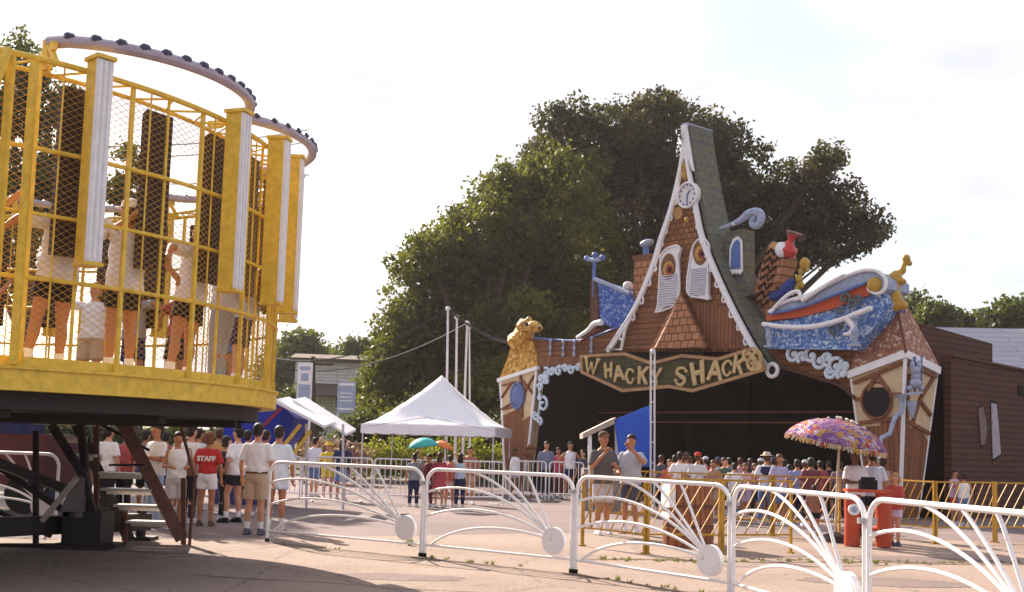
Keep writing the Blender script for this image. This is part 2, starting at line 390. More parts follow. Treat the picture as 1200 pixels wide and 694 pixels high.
def body_mesh(pose, slim):
    key = ('b', pose, slim)
    if key in _c: return _c[key]
    A = PO[pose]; k = .9 if slim else 1.0; m = MB(); SH = .175 if not slim else .155
    m.loft([(0,0,.84,.10*k,.09), (0,.005,.90,.16,.115), (0,.005,.97,.165,.12), (0,0,1.08,.135*k,.10), (0,0,1.2,.155*k,.112), (0,0,1.32,.175*k,.118), (0,.005,1.41,.165*k,.095), (0,.01,1.46,.09,.065), (0,.01,1.5,.06,.06)], 18)
    m.tube([(0,.01,1.42),(0,.0,1.50),(0,-.01,1.58)], [.065,.056,.056], 12)
    m.ell((0,-.012,1.650), (.079,.096,.118), 16, 12); m.ell((0,.012,1.455), (.115,.07,.05), 12, 8)
    m.ell((0,-.035,1.60), (.055,.062,.06), 12, 8)
    m.tube([(0,-.100,1.665),(0,-.122,1.635),(0,-.10,1.625)], [.012,.019,.014], 8)
    for s in (-1, 1): m.ell((s*.077,-.005,1.648), (.016,.024,.034), 8, 6)
    hands = MB()
    for s, (el, wr) in ((-1, A[0]), (1, A[1])):
        sh = Vector((s*SH,.01,1.40)); el = Vector(el); wr = Vector(wr)
        m.ell(sh, (.062,.058,.06), 10, 8)
        m.tube([sh, sh.lerp(el,.5), el], [.054*k,.048*k,.040*k], 10)
        m.tube([el, el.lerp(wr,.3), wr], [.040*k,.041*k,.026*k], 10); m.ell(el, .040*k, 8, 6)
        d = (wr-el).normalized(); side = Vector((1,0,0)) - d*d.x
        side = side.normalized() if side.length > .3 else Vector((0,1,0))
        if pose in ('stand','shift','hip','walk'): side = Vector((0,1,0))-d*d.y; side.normalize()
        nrm = d.cross(side)
        pc = wr+d*.045
        m.tube([wr-d*.01, wr+d*.03, wr+d*.075], [.026,.036,.034], 10, flat=1.0, fdir=side)
        curl = nrm*(1 if nrm.y < 0 else -1)
        for i, L in enumerate((.062,.074,.070,.055)):
            b = wr+d*.078+side*(i-1.5)*.019
            c1 = b+d*L*.55+curl*.012; c2 = c1+d*L*.4+curl*.032
            hands.tube([b-d*.02, b+d*.01, c1, c2], [.0105,.010,.009,.0075], 7)
        tb = wr+d*.02-side*.028
        hands.tube([tb, tb-side*.022+d*.03+curl*.008, tb-side*.026+d*.062+curl*.016], [.0125,.0115,.009], 7)
    for s, (kn, an) in ((-1, A[2]), (1, A[3])):
        hp = Vector((s*.085,.0,.90)); kn = Vector(kn); an = Vector(an)
        m.tube([hp, hp.lerp(kn,.4), kn], [.092,.082,.056], 12); m.ell(kn, (.055,.055,.06), 10, 8)
        d = an-kn; calf = kn+d*.33+Vector((0,.018,0))
        m.tube([kn, calf, kn+d*.7, an], [.052,.058,.042,.036], 12)
        m.tube([an+Vector((0,.03,-.04)), an+Vector((0,-.05,-.05)), an+Vector((s*.01,-.14,-.062))], [.036,.038,.026], 10)
    me = remesh(m, .0155, 2)
    me.materials.clear(); me.materials.append(EYEM); me.materials.append(EYEM); me.materials.append(LIPM)
    e = MB(); e.mi = 0; append_mb(me, hands, 0)
    for s in (-1, 1): e.ell((s*.031,-.094,1.665), (.013,.009,.008), 8, 6)
    append_mb(me, e, 1)
    l = MB(); l.ell((0,-.098,1.597), (.024,.010,.008), 8, 6); append_mb(me, l, 2)
    _c[key] = me; return me
def top_mesh(pose, kind):
    key = ('t', pose, kind)
    if key in _c: return _c[key]
    A = PO[pose]; m = MB()
    hem = {'tee': .88, 'long': .70, 'tank': .93, 'short': 1.0, 'tucked': .985, 'dress': .56}[kind]
    sl = kind not in ('tank',)
    w = 1.12 if kind in ('long','tee') else 1.03
    if kind == 'dress': m.loft([(0,0,hem,.25,.21),(0,0,.8,.21,.165),(0,0,1.08,.155,.12),(0,0,1.32,.19,.132),(0,.005,1.42,.165,.10),(0,.01,1.455,.08,.068)], 20)
    else: m.loft([(0,.0,hem,.178*w,.14*w),(0,0,max(hem+.08,.98),.180*w,.142*w),(.004,0,1.08,.162*w,.13*w),(0,0,1.2,.176*w,.135*w),(0,0,1.32,.192,.138),(0,.005,1.42,.175,.108),(0,.01,1.478,.078,.068)], 20)
    if sl:
        for s, (el, wr) in ((-1, A[0]), (1, A[1])):
            sh = Vector((s*.168,.01,1.40)); el = Vector(el)
            m.ell(sh, (.072,.07,.068), 10, 8); m.tube([sh, sh.lerp(el,.35), sh.lerp(el,.82)], [.070,.072,.080], 12)
    rnd = random.Random(hash(kind) % 99)
    me = remesh(m, .017, 2)
    n = len(me.vertices); co = np.empty(n*3); me.vertices.foreach_get('co', co); co = co.reshape(-1, 3)
    f = (.006*np.sin(co[:,2]*34+co[:,0]*21)+.005*np.sin(co[:,0]*47-co[:,2]*19))*np.clip((1.42-co[:,2])*3, 0, 1)
    r = np.sqrt(co[:,0]**2+co[:,1]**2)+1e-6; co[:,0] += f*co[:,0]/r; co[:,1] += f*co[:,1]/r
    me.vertices.foreach_set('co', co.ravel()); me.materials.clear(); me.materials.append(WHITE); _c[key] = me; return me
def bot_mesh(pose, kind):
    key = ('o', pose, kind)
    if key in _c: return _c[key]
    A = PO[pose]; m = MB()
    if kind == 'skirt':
        m.loft([(0,0,.55,.25,.22),(0,0,.8,.20,.16),(0,0,.96,.176,.132),(0,0,1.03,.155,.118)], 20)
    else:
        m.loft([(0,0,.84,.15,.12),(0,.005,.92,.182,.138),(0,.005,.98,.176,.134),(0,0,1.04,.155,.118)], 20)
        fr = {'shorts': .52, 'long': .86, 'pants': 1.0, 'brief': .30}[kind]; ww = .104 if kind != 'brief' else .10
        for (kn, an), s in ((A[2], -1), (A[3], 1)):
            hp = Vector((s*.088,0,.90)); kn = Vector(kn); an = Vector(an)
            m.tube([hp, hp.lerp(kn, fr*.5), hp.lerp(kn, fr)], [ww, ww, ww*(1.0 if kind != 'pants' else .7)], 14)
            if kind == 'pants': m.tube([kn, kn.lerp(an,.4), kn.lerp(an,.97)], [.074,.07,.062], 12); m.ell(kn, .073, 10, 8)
    me = remesh(m, .017, 2); me.materials.clear(); me.materials.append(WHITE); _c[key] = me; return me
def shoe_mesh(pose):
    key = ('s', pose)
    if key in _c: return _c[key]
    out = []
    for s, (kn, an) in ((-1, PO[pose][2]), (1, PO[pose][3])):
        an = Vector(an); z = -an.z+.0
        m = MB(); m.tube([an+Vector((0,.045,-.035)), an+Vector((0,-.03,-.035)), an+Vector((s*.006,-.11,-.05)), an+Vector((s*.012,-.175,-.057))], [.042,.050,.044,.028], 10)
        m.tube([an+Vector((0,.0,-.03)), an+Vector((0,.0,.02))], [.048,.045], 10)
        m.box(an+Vector((s*.006,-.062,-.077)), (.088,.26,.024))
        out.append(remesh(m, .012, 2))
    for me in out: me.materials.clear(); me.materials.append(WHITE)
    _c[key] = out; return out
def sock_mesh(pose):
    key = ('k', pose)
    if key in _c: return _c[key]
    out = []
    for kn, an in (PO[pose][2], PO[pose][3]):
        kn = Vector(kn); an = Vector(an); m = MB(); m.tube([an, an.lerp(kn,.15), an.lerp(kn,.28)], [.044,.045,.049], 12)
        out.append(m.mesh('sock', WHITE, True))
    _c[key] = out; return out
def hair_mesh(kind):
    key = ('h', kind)
    if key in _c: return _c[key]
    m = MB()
    if kind in ('short','cap','straw'):
        m.ell((0,.004,1.702), (.090,.112,.092), 14, 10); m.ell((0,.035,1.645), (.084,.078,.088), 12, 8)
    elif kind == 'afro': m.ell((0,.004,1.71), (.10,.120,.105), 14, 10); m.ell((0,.04,1.65), (.09,.08,.09), 12, 8)
    elif kind == 'long':
        m.ell((0,.004,1.700), (.093,.112,.096), 14, 10); m.loft([(0,.055,1.44,.08,.035),(0,.055,1.55,.098,.05),(0,.035,1.66,.090,.078),(0,.02,1.72,.07,.07)], 14)
    elif kind == 'tail':
        m.ell((0,.004,1.700), (.090,.110,.094), 14, 10); m.tube([(0,.10,1.70),(0,.145,1.66),(0,.135,1.56),(0,.11,1.50)], [.03,.034,.028,.012], 10)
    elif kind == 'bob': m.ell((0,.004,1.700), (.096,.112,.097), 14, 10); m.loft([(0,.03,1.55,.095,.07),(0,.025,1.64,.1,.085),(0,.02,1.70,.085,.08)], 14)
    # keep the face clear: the front is pushed back above the brow
    me = remesh(m, .014, 1)
    n = len(me.vertices); co = np.empty(n*3); me.vertices.foreach_get('co', co); co = co.reshape(-1, 3)
    lim = np.where(co[:,2] > 1.705, -.2, np.where(co[:,2] > 1.69, -.06, -.018)); co[:,1] = np.maximum(co[:,1], lim)
    me.vertices.foreach_set('co', co.ravel())
    me.materials.clear(); me.materials.append(WHITE); _c[key] = me; return me
def hat_mesh(kind):
    key = ('hat', kind)
    if key in _c: return _c[key]
    m = MB()
    if kind == 'cap':
        m.loft([(0,.006,1.702,.094,.106),(0,.006,1.74,.092,.103),(0,.006,1.775,.072,.08),(0,.006,1.795,.03,.03)], 18); m.ell((0,-.13,1.708), (.07,.075,.009), 14, 6); m.ell((0,.006,1.797), .012, 8, 5)
    elif kind == 'capback':
        m.loft([(0,.006,1.702,.094,.106),(0,.006,1.74,.092,.103),(0,.006,1.775,.072,.08),(0,.006,1.795,.03,.03)], 18); m.ell((0,.13,1.705), (.07,.075,.009), 14, 6)
    else:
        m.loft([(0,.0,1.70,.165,.17),(0,0,1.712,.16,.165),(0,0,1.722,.098,.108),(0,0,1.77,.09,.1),(0,0,1.80,.06,.07)], 20)
    me = m.mesh('hat', WHITE, True); _c[key] = me; return me
SK = {'light': mat('skin_light', (.56,.27,.17), .55, .08, 12), 'tan': mat('skin_tan', (.42,.185,.10), .55, .08, 12), 'brown': mat('skin_brown', (.15,.065,.035), .5, .1, 12)}
HC = {'dark': mat('hair_dark', (.022,.014,.012), .6, .4, 60), 'brown': mat('hair_brown', (.09,.04,.02), .6, .4, 60), 'blond': mat('hair_blond', (.42,.25,.10), .6, .4, 60), 'red': mat('hair_auburn', (.17,.05,.02), .6, .4, 60)}
def cloth(c): return mat('cloth_%02d_%02d_%02d' % tuple(int(x*99) for x in c), c, .85, .12, 5)
CW=(.78,.76,.80); CB=(.015,.015,.02); CN=(.02,.025,.08); CR_=(.45,.03,.03); CD=(.10,.16,.33); CG=(.28,.28,.32); CK=(.50,.36,.26); CP=(.55,.22,.26); CLB=(.42,.52,.68); CY=(.7,.5,.05); CM=(.16,.03,.05); CGR=(.08,.22,.16); COR=(.6,.2,.05); CPU=(.45,.35,.5)
def objmat(o, m, i=0): o.material_slots[i].link = 'OBJECT'; o.material_slots[i].material = m
def child(name, me, par, m, loc=None):
    o = bpy.data.objects.new(name, me); COL.objects.link(o); o.parent = par; objmat(o, m); return o
PEOPLE = []
def person(loc, rz, h, pose, label, group, skin='light', hair=('short','dark'), top=('tee',CW), bot=('shorts',CK), shoes=(.6,.58,.6), socks=None, hat=None, slim=False, cat='person'):
    me = body_mesh(pose, slim)
    o = bpy.data.objects.new('person', me); COL.objects.link(o); objmat(o, SK[skin], 0)
    o.location = loc; o.rotation_euler = (0, 0, rz); k = h/1.775; o.scale = (k*(1.04 if h < 1.45 else 1), k*(1.04 if h < 1.45 else 1), k)
    tag(o, label, cat, group)
    nm = {'tee':'shirt','long':'shirt','tank':'tank_top','short':'shirt','tucked':'shirt','dress':'dress'}[top[0]]
    child(nm, top_mesh(pose, top[0]), o, cloth(top[1]))
    if bot and top[0] != 'dress': child({'shorts':'shorts','long':'shorts','pants':'trousers','brief':'shorts','skirt':'skirt'}[bot[0]], bot_mesh(pose, bot[0]), o, cloth(bot[1]))
    for s in shoe_mesh(pose): child('shoe', s, o, cloth(shoes))
    if socks:
        for s in sock_mesh(pose): child('sock', s, o, cloth(socks))
    if hair: child('hair', hair_mesh(hair[0]), o, HC[hair[1]])
    if hat: child('hat' if hat[0] == 'brim' else 'cap', hat_mesh(hat[0]), o, cloth(hat[1]))
    PEOPLE.append(o); return o
def pp(px, head, feet, turn, pose, label, group, hmin=.9, hmax=1.86, **kw):
    """a person standing on the ground; feet = photo row of the feet, or -distance when they are hidden"""
    g = gx(px, -feet) if feet < 0 else gx(px, gnd(px, feet).y)
    top = at(px, head, g.y); h = max(hmin, min(hmax, top.z))
    face = math.atan2(-g.x, g.y)          # -y front towards the camera
    return person((g.x, g.y, .008), R(turn), h, pose, label, group, **kw)

# ---------------------------------------------------------------- lettering
def text_mb(s, size, depth=.0, shear=0, offset=0.0):
    cu = bpy.data.curves.new('t', 'FONT'); cu.body = s; cu.size = size; cu.extrude = depth; cu.align_x = 'CENTER'; cu.align_y = 'CENTER'
    cu.shear = shear; cu.offset = offset; cu.resolution_u = 3
    o = bpy.data.objects.new('t', cu); COL.objects.link(o)
    dg = bpy.context.evaluated_depsgraph_get(); me = bpy.data.meshes.new_from_object(o.evaluated_get(dg))
    bpy.data.objects.remove(o); bpy.data.curves.remove(cu)
    v = [tuple(x.co) for x in me.vertices]; f = [tuple(p.vertices) for p in me.polygons]; bpy.data.meshes.remove(me)
    return v, f

# ---------------------------------------------------------------- trees
def tree(name, base, trunk_h, tr, blobs, nclump, per, leaf, cols, label, cat, group=None, seed=1, limbs=True, trans=.35, gap=.0, lumps=True):
    rng = np.random.default_rng(seed)
    root = empty(name, base, 0, label, cat, group)
    base = Vector(base)
    t = MB(); top = Vector((.02*trunk_h, 0, trunk_h))
    t.tube([(0,0,-.2),(0,0,.3),(.03*trunk_h,.02,trunk_h*.5),top], [tr*1.5,tr*1.1,tr*.85,tr*.55], 10)
    if limbs:
        for (cx, cy, cz, rx, ry, rz) in blobs:
            c = Vector((cx,cy,cz)); s = Vector((.02*trunk_h,0,trunk_h*random.uniform(.5,.95)))
            mid = s.lerp(c,.5)+Vector((0,0,-.1*abs(c.x)))
            t.tube(smooth_path([s, mid, c, c+Vector((cx*.15,cy*.15,rz*.5))],4), list(np.linspace(tr*.45,tr*.06,13)), 6)
            for q in range(4):
                e = c+Vector((random.uniform(-.8,.8)*rx, random.uniform(-.8,.8)*ry, random.uniform(-.4,.8)*rz))
                t.tube([mid.lerp(c,.6), mid.lerp(e,.6)+Vector((0,0,.1)), e], [tr*.14,tr*.09,tr*.03], 5)
    t.build('trunk', BARK, root, True)
    if lumps:
        nb = []
        for (cx, cy, cz, rx, ry, rz) in blobs:
            nb.append((cx, cy, cz, rx*.86, ry*.86, rz*.86))
            k = int(np.clip(rx*rz*1.1, 6, 16))
            for q in range(k):
                u = rng.normal(size=3); u /= np.linalg.norm(u); u[2] = u[2]*.9+.12; f_ = rng.uniform(.24, .36)
                nb.append((cx+u[0]*rx*.78, cy+u[1]*ry*.78, cz+u[2]*rz*.78, rx*f_+.2, ry*f_+.2, rz*f_*.85+.2))
        blobs = nb
    B = np.array(blobs, float); vol = B[:,3]*B[:,4]+B[:,4]*B[:,5]+B[:,3]*B[:,5]; pr = vol/vol.sum()
    idx = rng.choice(len(B), nclump, p=pr)
    d = rng.normal(size=(nclump,3)); d /= np.linalg.norm(d, axis=1)[:,None]
    rad = rng.uniform(.35, 1.0, nclump)**.45
    # lumpy outline
    lump = 1+.16*np.sin(d[:,0]*7+idx*1.7)*np.cos(d[:,2]*6+idx)+.10*np.sin(d[:,1]*13+d[:,2]*11+idx*3)
    C = B[idx,:3]+d*B[idx,3:6]*(rad*lump)[:,None]
    if gap:
        g = np.sin(C[:,0]*1.5/gap+1)*np.sin(C[:,1]*1.3/gap+2)*np.sin(C[:,2]*1.7/gap+seed)
        keep = g < .32; C = C[keep]; d = d[keep]
    nC = len(C); bt = rng.normal(.5,.22,len(B)); tint = np.clip(bt[idx][keep] if gap else bt[idx], 0, 1)+rng.normal(0,.08,nC)
    cr_ = leaf*rng.uniform(1.0,2.2,nC)
    P = np.repeat(C, per, 0)+rng.normal(size=(nC*per,3))*np.repeat(cr_, per)[:,None]*np.array([.62,.62,.42])
    T = np.clip(np.repeat(tint, per)+rng.normal(0,.12,nC*per),0,1)
    N = len(P); a = rng.normal(size=(N,3)); a /= np.linalg.norm(a,axis=1)[:,None]
    b = rng.normal(size=(N,3)); b -= a*(a*b).sum(1)[:,None]; b /= np.linalg.norm(b,axis=1)[:,None]
    s = (leaf*rng.uniform(.6,1.25,N))[:,None]
    V = np.stack([P-a*s*.6, P+b*s*.38, P+a*s*.6, P-b*s*.38],1).reshape(-1,3)
    me = bpy.data.meshes.new('crown'); me.vertices.add(4*N); me.vertices.foreach_set('co', V.ravel())
    me.loops.add(4*N); me.loops.foreach_set('vertex_index', np.arange(4*N))
    me.polygons.add(N); me.polygons.foreach_set('loop_start', np.arange(0,4*N,4))
    me.update(); at_ = me.attributes.new('tint','FLOAT','POINT'); at_.data.foreach_set('value', np.repeat(T,4))
    me.materials.append(cols)
    o = bpy.data.objects.new('crown', me); COL.objects.link(o); o.parent = root
    return root
BARK = mat('bark', (.09,.06,.045), .9, .5, 9, bump=.8)
# ---------------------------------------------------------------- yellow cage ride
RX, RY, RR = -7.14, 12.8, 4.30
ride = empty('round_up_ride', (RX, RY, 0), 0, 'huge round yellow wire cage ride with riders standing against tall dark pads', 'carnival ride')
MESHW = mat('yellow_wire_mesh', (.58, .34, .06), .5, .2)
PADM = mat('dark_pad_vinyl', (.045,.025,.025), .6, .4, 5)
SILV = mat('silver_pink_trim', (.62,.56,.62), .4, .2, 8)
FLOORM = mat('ride_floor_plate', (.30,.16,.04), .7, .4, 5)
ZB, ZF, ZT = 1.86, 2.08, 4.80
def P(r, a, z): return Vector((r*math.cos(R(a)), r*math.sin(R(a)), z))
def ringtube(mb, r, z, rad, n=120, k=6): mb.tube([P(r, 360*i/n, z) for i in range(n)], rad, k, closed=True)
def ringbox(mb, r0, r1, z0, z1, n=120):
    vs = []
    for i in range(n):
        a = 360*i/n; vs += [P(r0,a,z0), P(r1,a,z0), P(r1,a,z1), P(r0,a,z1)]
    fs = []
    for i in range(n):
        j = (i+1) % n
        for k in range(4): l = (k+1) % 4; fs.append((4*i+k, 4*j+k, 4*j+l, 4*i+l))
    mb.add(vs, fs)
m = MB(); ringbox(m, RR-.12, RR+.05, ZB, ZB+.2); ringbox(m, RR-.06, RR+.075, ZB+.185, ZB+.215); m.build('deck_rim', YEL, ride)
m = MB(); ringbox(m, RR-.05, RR-.02, ZB+.2, ZB+.30)
for i in range(30): m.bar(P(RR+.0,12*i,ZB+.2), P(RR+.0,12*i,ZB+.34), .045, .045)
m.build('kick_plate', YEL, ride)
m = MB(); ringbox(m, .6, RR-.1, ZB+.08, ZF-.04); m.build('deck_floor', FLOORM, ride)
m = MB(); ringbox(m, 0.3, RR-.22, 1.70, ZB+.08); ringbox(m, RR-.45, RR-.16, 1.70, ZB)
for i in range(15): m.bar(P(.3,24*i,1.64), P(RR-.3,24*i,1.68), .10, .10)
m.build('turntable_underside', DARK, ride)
# rails
for z, rad in ((2.85,.020),(3.42,.018),(4.0,.021)):
    m = MB(); ringtube(m, RR+.01, z, rad); m.build('guard_rail', YEL, ride)
m = MB(); ringtube(m, RR+.03, ZT, .028); ringtube(m, RR-.30, ZT-.02, .022)
for i in range(60): m.tube([P(RR+.03,6*i,ZT), P(RR-.30,6*i+3,ZT-.02), P(RR+.03,6*i+6,ZT)], .013, 5)
m.build('top_truss', YEL, ride)
# one bay of each, copied round
def wire_bay():
    mb = MB(); r = RR-.02; a0, a1 = P(r,0,0), P(r,12,0); W = (a1-a0).length; ux = (a1-a0)/W
    H = ZT-.1-(ZF+.15); z0 = ZF+.15; st = .062; slope = .62
    for sgn in (1, -1):
        c = -W*slope
        while c < H+W*slope:
            # z = c + sgn*slope*x  (x from 0..W)
            xs = [0, W]; zs = [c if sgn > 0 else c, c+sgn*slope*W]
            (xa, za), (xb, zb) = (0, zs[0]), (W, zs[1])
            def clip(xa, za, xb, zb):
                if za == zb: return None
                pts = []
                for (x, z, X, Z) in ((xa,za,xb,zb),(xb,zb,xa,za)):
                    if z < 0: t = (0-z)/(Z-z); x, z = x+(X-x)*t, 0
                    elif z > H: t = (H-z)/(Z-z); x, z = x+(X-x)*t, H
                    pts.append((x, z))
                return pts
            if max(za, zb) > 0 and min(za, zb) < H:
                q = clip(xa, za, xb, zb)
                A = a0+ux*q[0][0]+Vector((0,0,z0+q[0][1])); B = a0+ux*q[1][0]+Vector((0,0,z0+q[1][1]))
                if (B-A).length > .02: mb.tube([A, B], .0028, 3)
            c += st
    return mb
wb = wire_bay().build('wire_mesh', MESHW, ride)
pm = MB(); pm.box(P(RR+.0,0,(ZB+ZT)/2+.1), (.036,.036,ZT-ZB-.2)); post = pm.build('post', YEL, ride)
pm = MB(); pm.tube([P(RR-.03,6,ZF), P(RR-.03,6,ZT)], .016, 6); thin = pm.build('upright', YEL, ride)
pm = MB(); pm.tube([P(RR-.02,3,ZF), P(RR-.02,3,ZT)], .009, 5); thin2 = pm.build('upright', YEL, ride)
pb = MB()
q = .165
pb.prism([(RR-.16,-q,3.10),(RR-.10,-q,3.10),(RR-.10,-q,4.66),(RR-.16,-q,4.62)], (0,2*q,0))
for k in range(9): pb.box((RR-.165,0,3.2+k*.165), (.035,2*q-.03,.14))
pad = pb.build('back_pad', PADM, ride)
PADA = [-42.5+12*i for i in range(30)]
for i in range(1, 30):
    cpy(wb, rz=R(12*i)); cpy(post, rz=R(12*i)); cpy(thin, rz=R(12*i)); cpy(thin2, rz=R(12*i))
wb.rotation_euler.z = 0
for i, a in enumerate(PADA):
    if i == 0: pad.rotation_euler.z = R(a)
    else: cpy(pad, rz=R(a))
# tall light boxes on the outside
def light_box():
    a = MB(); a.box((RR+.145,0,3.95), (.19,.14,1.86)); a.box((RR+.16,0,4.895), (.25,.19,.035)); a.box((RR+.16,0,3.01),(.24,.18,.03))
    o = a.build('light_box', YEL, ride)
    s = MB(); s.box((RR+.25,0,3.95), (.025,.155,1.84))
    for y in (-.05, 0, .05): s.tube([(RR+.265,y,3.05),(RR+.265,y,4.86)], .016, 8)
    s.build('lamp_strip', WHITE, o); return o
lb = light_box()
LBA = [-41.8,-19,-6,4.5,17,43,67,91,115,139,163,187,211,235,259,283,296]
for i, a in enumerate(LBA):
    if i == 0: lb.rotation_euler.z = R(a)
    else: cpy(lb, rz=R(a))
# scalloped light arches
arch = None
pts = [P(RR-.25+.60*math.sin(PI*t/24)**.62 if t not in (0,24) else RR-.25, 36*t/24-18, 5.06) for t in range(25)]
m = MB(); m.tube(pts, .055, 8, fdir=(0,0,1)); arch = m.build('light_arch', mat('pale_lavender_trim', (.40,.34,.44), .4, .2, 8), ride, True)
sp = smooth_path(pts, 3)
BULB = mat('dark_bulb', (.05,.06,.12), .2, .2)
for i, p in enumerate(sp[3:-2:5]):
    rad = Vector((p.x, p.y, 0)).normalized(); t_ = rad.cross(Vector((0,0,1))); b = MB(); q_ = p+rad*.03+Vector((0,0,.040)); b.tube([q_-t_*.05,q_-t_*.03,q_+t_*.03,q_+t_*.05],[.02,.036,.036,.02],8); b.build('bulb', BULB, arch, True)
b = MB(); b.bar(P(RR-.25,-18,4.8), P(RR-.25,-18,5.08), .07); b.bar(P(RR-.6,-17,5.0), P(RR-.1,-18,5.0), .05,.08); b.bar(P(RR-.0,-18,4.8),P(RR-.25,-18,5.05),.04); b.build('bracket', YEL, arch)
for i in range(8):
    if i == 0: arch.rotation_euler.z = R(-28)
    else: cpy(arch, rz=R(-28+36*i))
# doorway posts at the left edge of the view
for a in (-49,-51.5,-54):
    m = MB(); m.bar(P(RR+.08,a,ZF), P(RR+.08,a,4.75), .06, .06); m.build('door_post', YEL, ride)
m = MB(); m.bar(P(RR+.35,-57,3.3), P(RR+.1,-52,4.8), .07, .05); m.build('door_brace', YEL, ride)
m = MB(); m.tube(smooth_path([P(RR+.25,-60,3.75), P(RR+.3,-54.5,3.45), P(RR+.3,-54,3.15), P(RR+.25,-57,2.85)], 6), .028, 8); m.build('grab_loop', mat('maroon_tube', (.14,.03,.03), .4), ride)
# centre drum, sweep and supports below the deck
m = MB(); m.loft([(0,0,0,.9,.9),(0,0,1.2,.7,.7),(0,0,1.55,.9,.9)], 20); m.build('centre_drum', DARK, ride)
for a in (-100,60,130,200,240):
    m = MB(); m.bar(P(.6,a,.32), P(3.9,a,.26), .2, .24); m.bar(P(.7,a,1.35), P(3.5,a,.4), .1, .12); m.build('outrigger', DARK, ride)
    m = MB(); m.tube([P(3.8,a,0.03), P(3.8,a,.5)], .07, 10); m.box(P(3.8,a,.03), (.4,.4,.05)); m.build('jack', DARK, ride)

# steps up to the ride
def U(px, py, Y): return at(px, py, Y)
st = empty('ride_staircase', (-3.95, 15.7, 0), 0, 'dark metal staircase with pale treads going up under the yellow ride', 'staircase')
so = Vector((-3.95, 15.7, 0))
tr = [(34,108,492,15.0),(74,98,513,15.1),(89,115,534,15.2),(113,162,555,15.3),(121,180,574,15.4),(136,194,593,15.5),(150,208,612,15.6)]
TREADM = mat('glint_pale_tread', (.85,.78,.72), .35, .3, 20)  # pale colour stands in for sun glint, the treads lie in shade
for x0, x1, y, Y in tr:
    a = U(x0, y, Y)-so; b_ = U(x1, y, Y)-so; mz = (a.z+b_.z)/2; a.z = b_.z = mz
    md = a.lerp(b_, .42 if x1-x0 > 60 else .5)
    t = MB(); t.box(((a.x+b_.x)/2, a.y+.02, mz), (b_.x-a.x, .26, .035)); t.box(((a.x+b_.x)/2, a.y+.14, mz-.04), (b_.x-a.x, .02, .07)); t.build('tread', TREADM, st)
m = MB(); m.bar(U(141,490,15.1)-so, U(213,632,15.55)-so, .05, .17); m.build('stringer', RUST, st)
m = MB(); m.bar(U(86,490,15.35)-so, U(152,634,15.8)-so, .05, .15); m.build('stringer', DARK, st)
for x, y0, y1, Y in ((215,560,640,15.6),(147,600,640,15.7),(113,488,634,15.2)):
    p = U(x,y0,Y)-so; q2 = gx(x,Y)-so; m = MB(); m.bar((q2.x,q2.y,0), p, .06); m.build('leg', RUST, st)
m = MB(); m.tube([U(118,497,15.2)-so, U(175,528,15.3)-so], .02, 6); m.tube([U(128,545,15.2)-so, U(170,545,15.2)-so],.016,6); m.build('handrail', DARK, st)
m = MB(); a = U(245,482,14.6)-so; b_ = U(330,560,14.9)-so
m.tube([U(208,485,15.1)-so, U(228,560,15.4)-so, U(222,640,15.5)-so], .022, 6); m.build('handrail', RUST, st)

# bracing and base block beside the steps
br = empty('ride_support_frame', (-6.3, 15.2, 0), 0, 'dark steel frame with crossed braces and a pale strut under the ride', 'support frame'); bo = Vector((-6.3, 15.2, 0))
Yb = 14.6
for (x0,y0,x1,y1,wd,mt) in ((0,548,98,614,.08,DARK),(42,505,42,642,.06,DARK),(96,548,110,600,.07,DARK),(0,600,60,628,.06,DARK),(0,640,135,640,.07,DARK),(60,498,100,560,.09,DARK)):
    m = MB(); m.bar(U(x0,y0,Yb)-bo, U(x1,y1,Yb)-bo, wd); m.build('beam', mt, br)
m = MB(); m.bar(U(49,611,Yb-.15)-bo, U(90,560,Yb-.15)-bo, .06); m.build('strut', mat('pale_strut', (.62,.52,.48), .5), br)
m = MB(); m.prism([U(68,605,Yb-.05)-bo, U(88,556,Yb-.05)-bo, U(99,560,Yb-.05)-bo, U(97,607,Yb-.05)-bo], (0,.08,0)); m.build('gusset_plate', mat('grey_plate', (.26,.22,.22), .6), br)
m = MB(); c = U(97,615,Yb)-bo; m.box((c.x, c.y+.2, .24), (.5,.5,.48)); m.box((c.x, c.y+.2, .5), (.4,.36,.05)); m.box((c.x,c.y+.2,.03),(.8,.7,.06)); m.bar((c.x,c.y+.2,.5),(c.x-.2,c.y+.2,1.7),.09); m.build('base_block', DARK, br)

# red trailer body behind the ride
tr_ = empty('red_ride_trailer', (-10.3, 21, 0), 0, 'red trailer body with pale trim parked in shade behind the ride', 'trailer')
m = MB(); m.box((0,0,.95), (3.8,1.6,1.0)); m.build('body', mat('faded_red_trailer', (.11,.025,.028), .6, .6, 1.5), tr_)
m = MB(); m.box((0,-.82,.45), (3.9,.05,.08)); m.build('trim', SILV, tr_)
m = MB(); m.box((-.3,.1,1.80), (3.0,1.5,.7)); m.box((-.3,.0,2.18),(3.2,1.7,.06)); m.build('tarp_cover', mat('navy_tarp',(.02,.03,.12),.7,.5,3), tr_)
for x in (-1.6, 1.6):
    m = MB(); m.tube([(x,-.86,.38),(x,-.6,.38)], .36, 18); m.build('wheel', BLACK, tr_)
m = MB()
for i in range(4): m.tube([(-1.8+i*.8,-.83,1.5),(-1.8+i*.8+.5,-.83,2.1)], .02, 6)
m.build('rack', DARK, tr_)

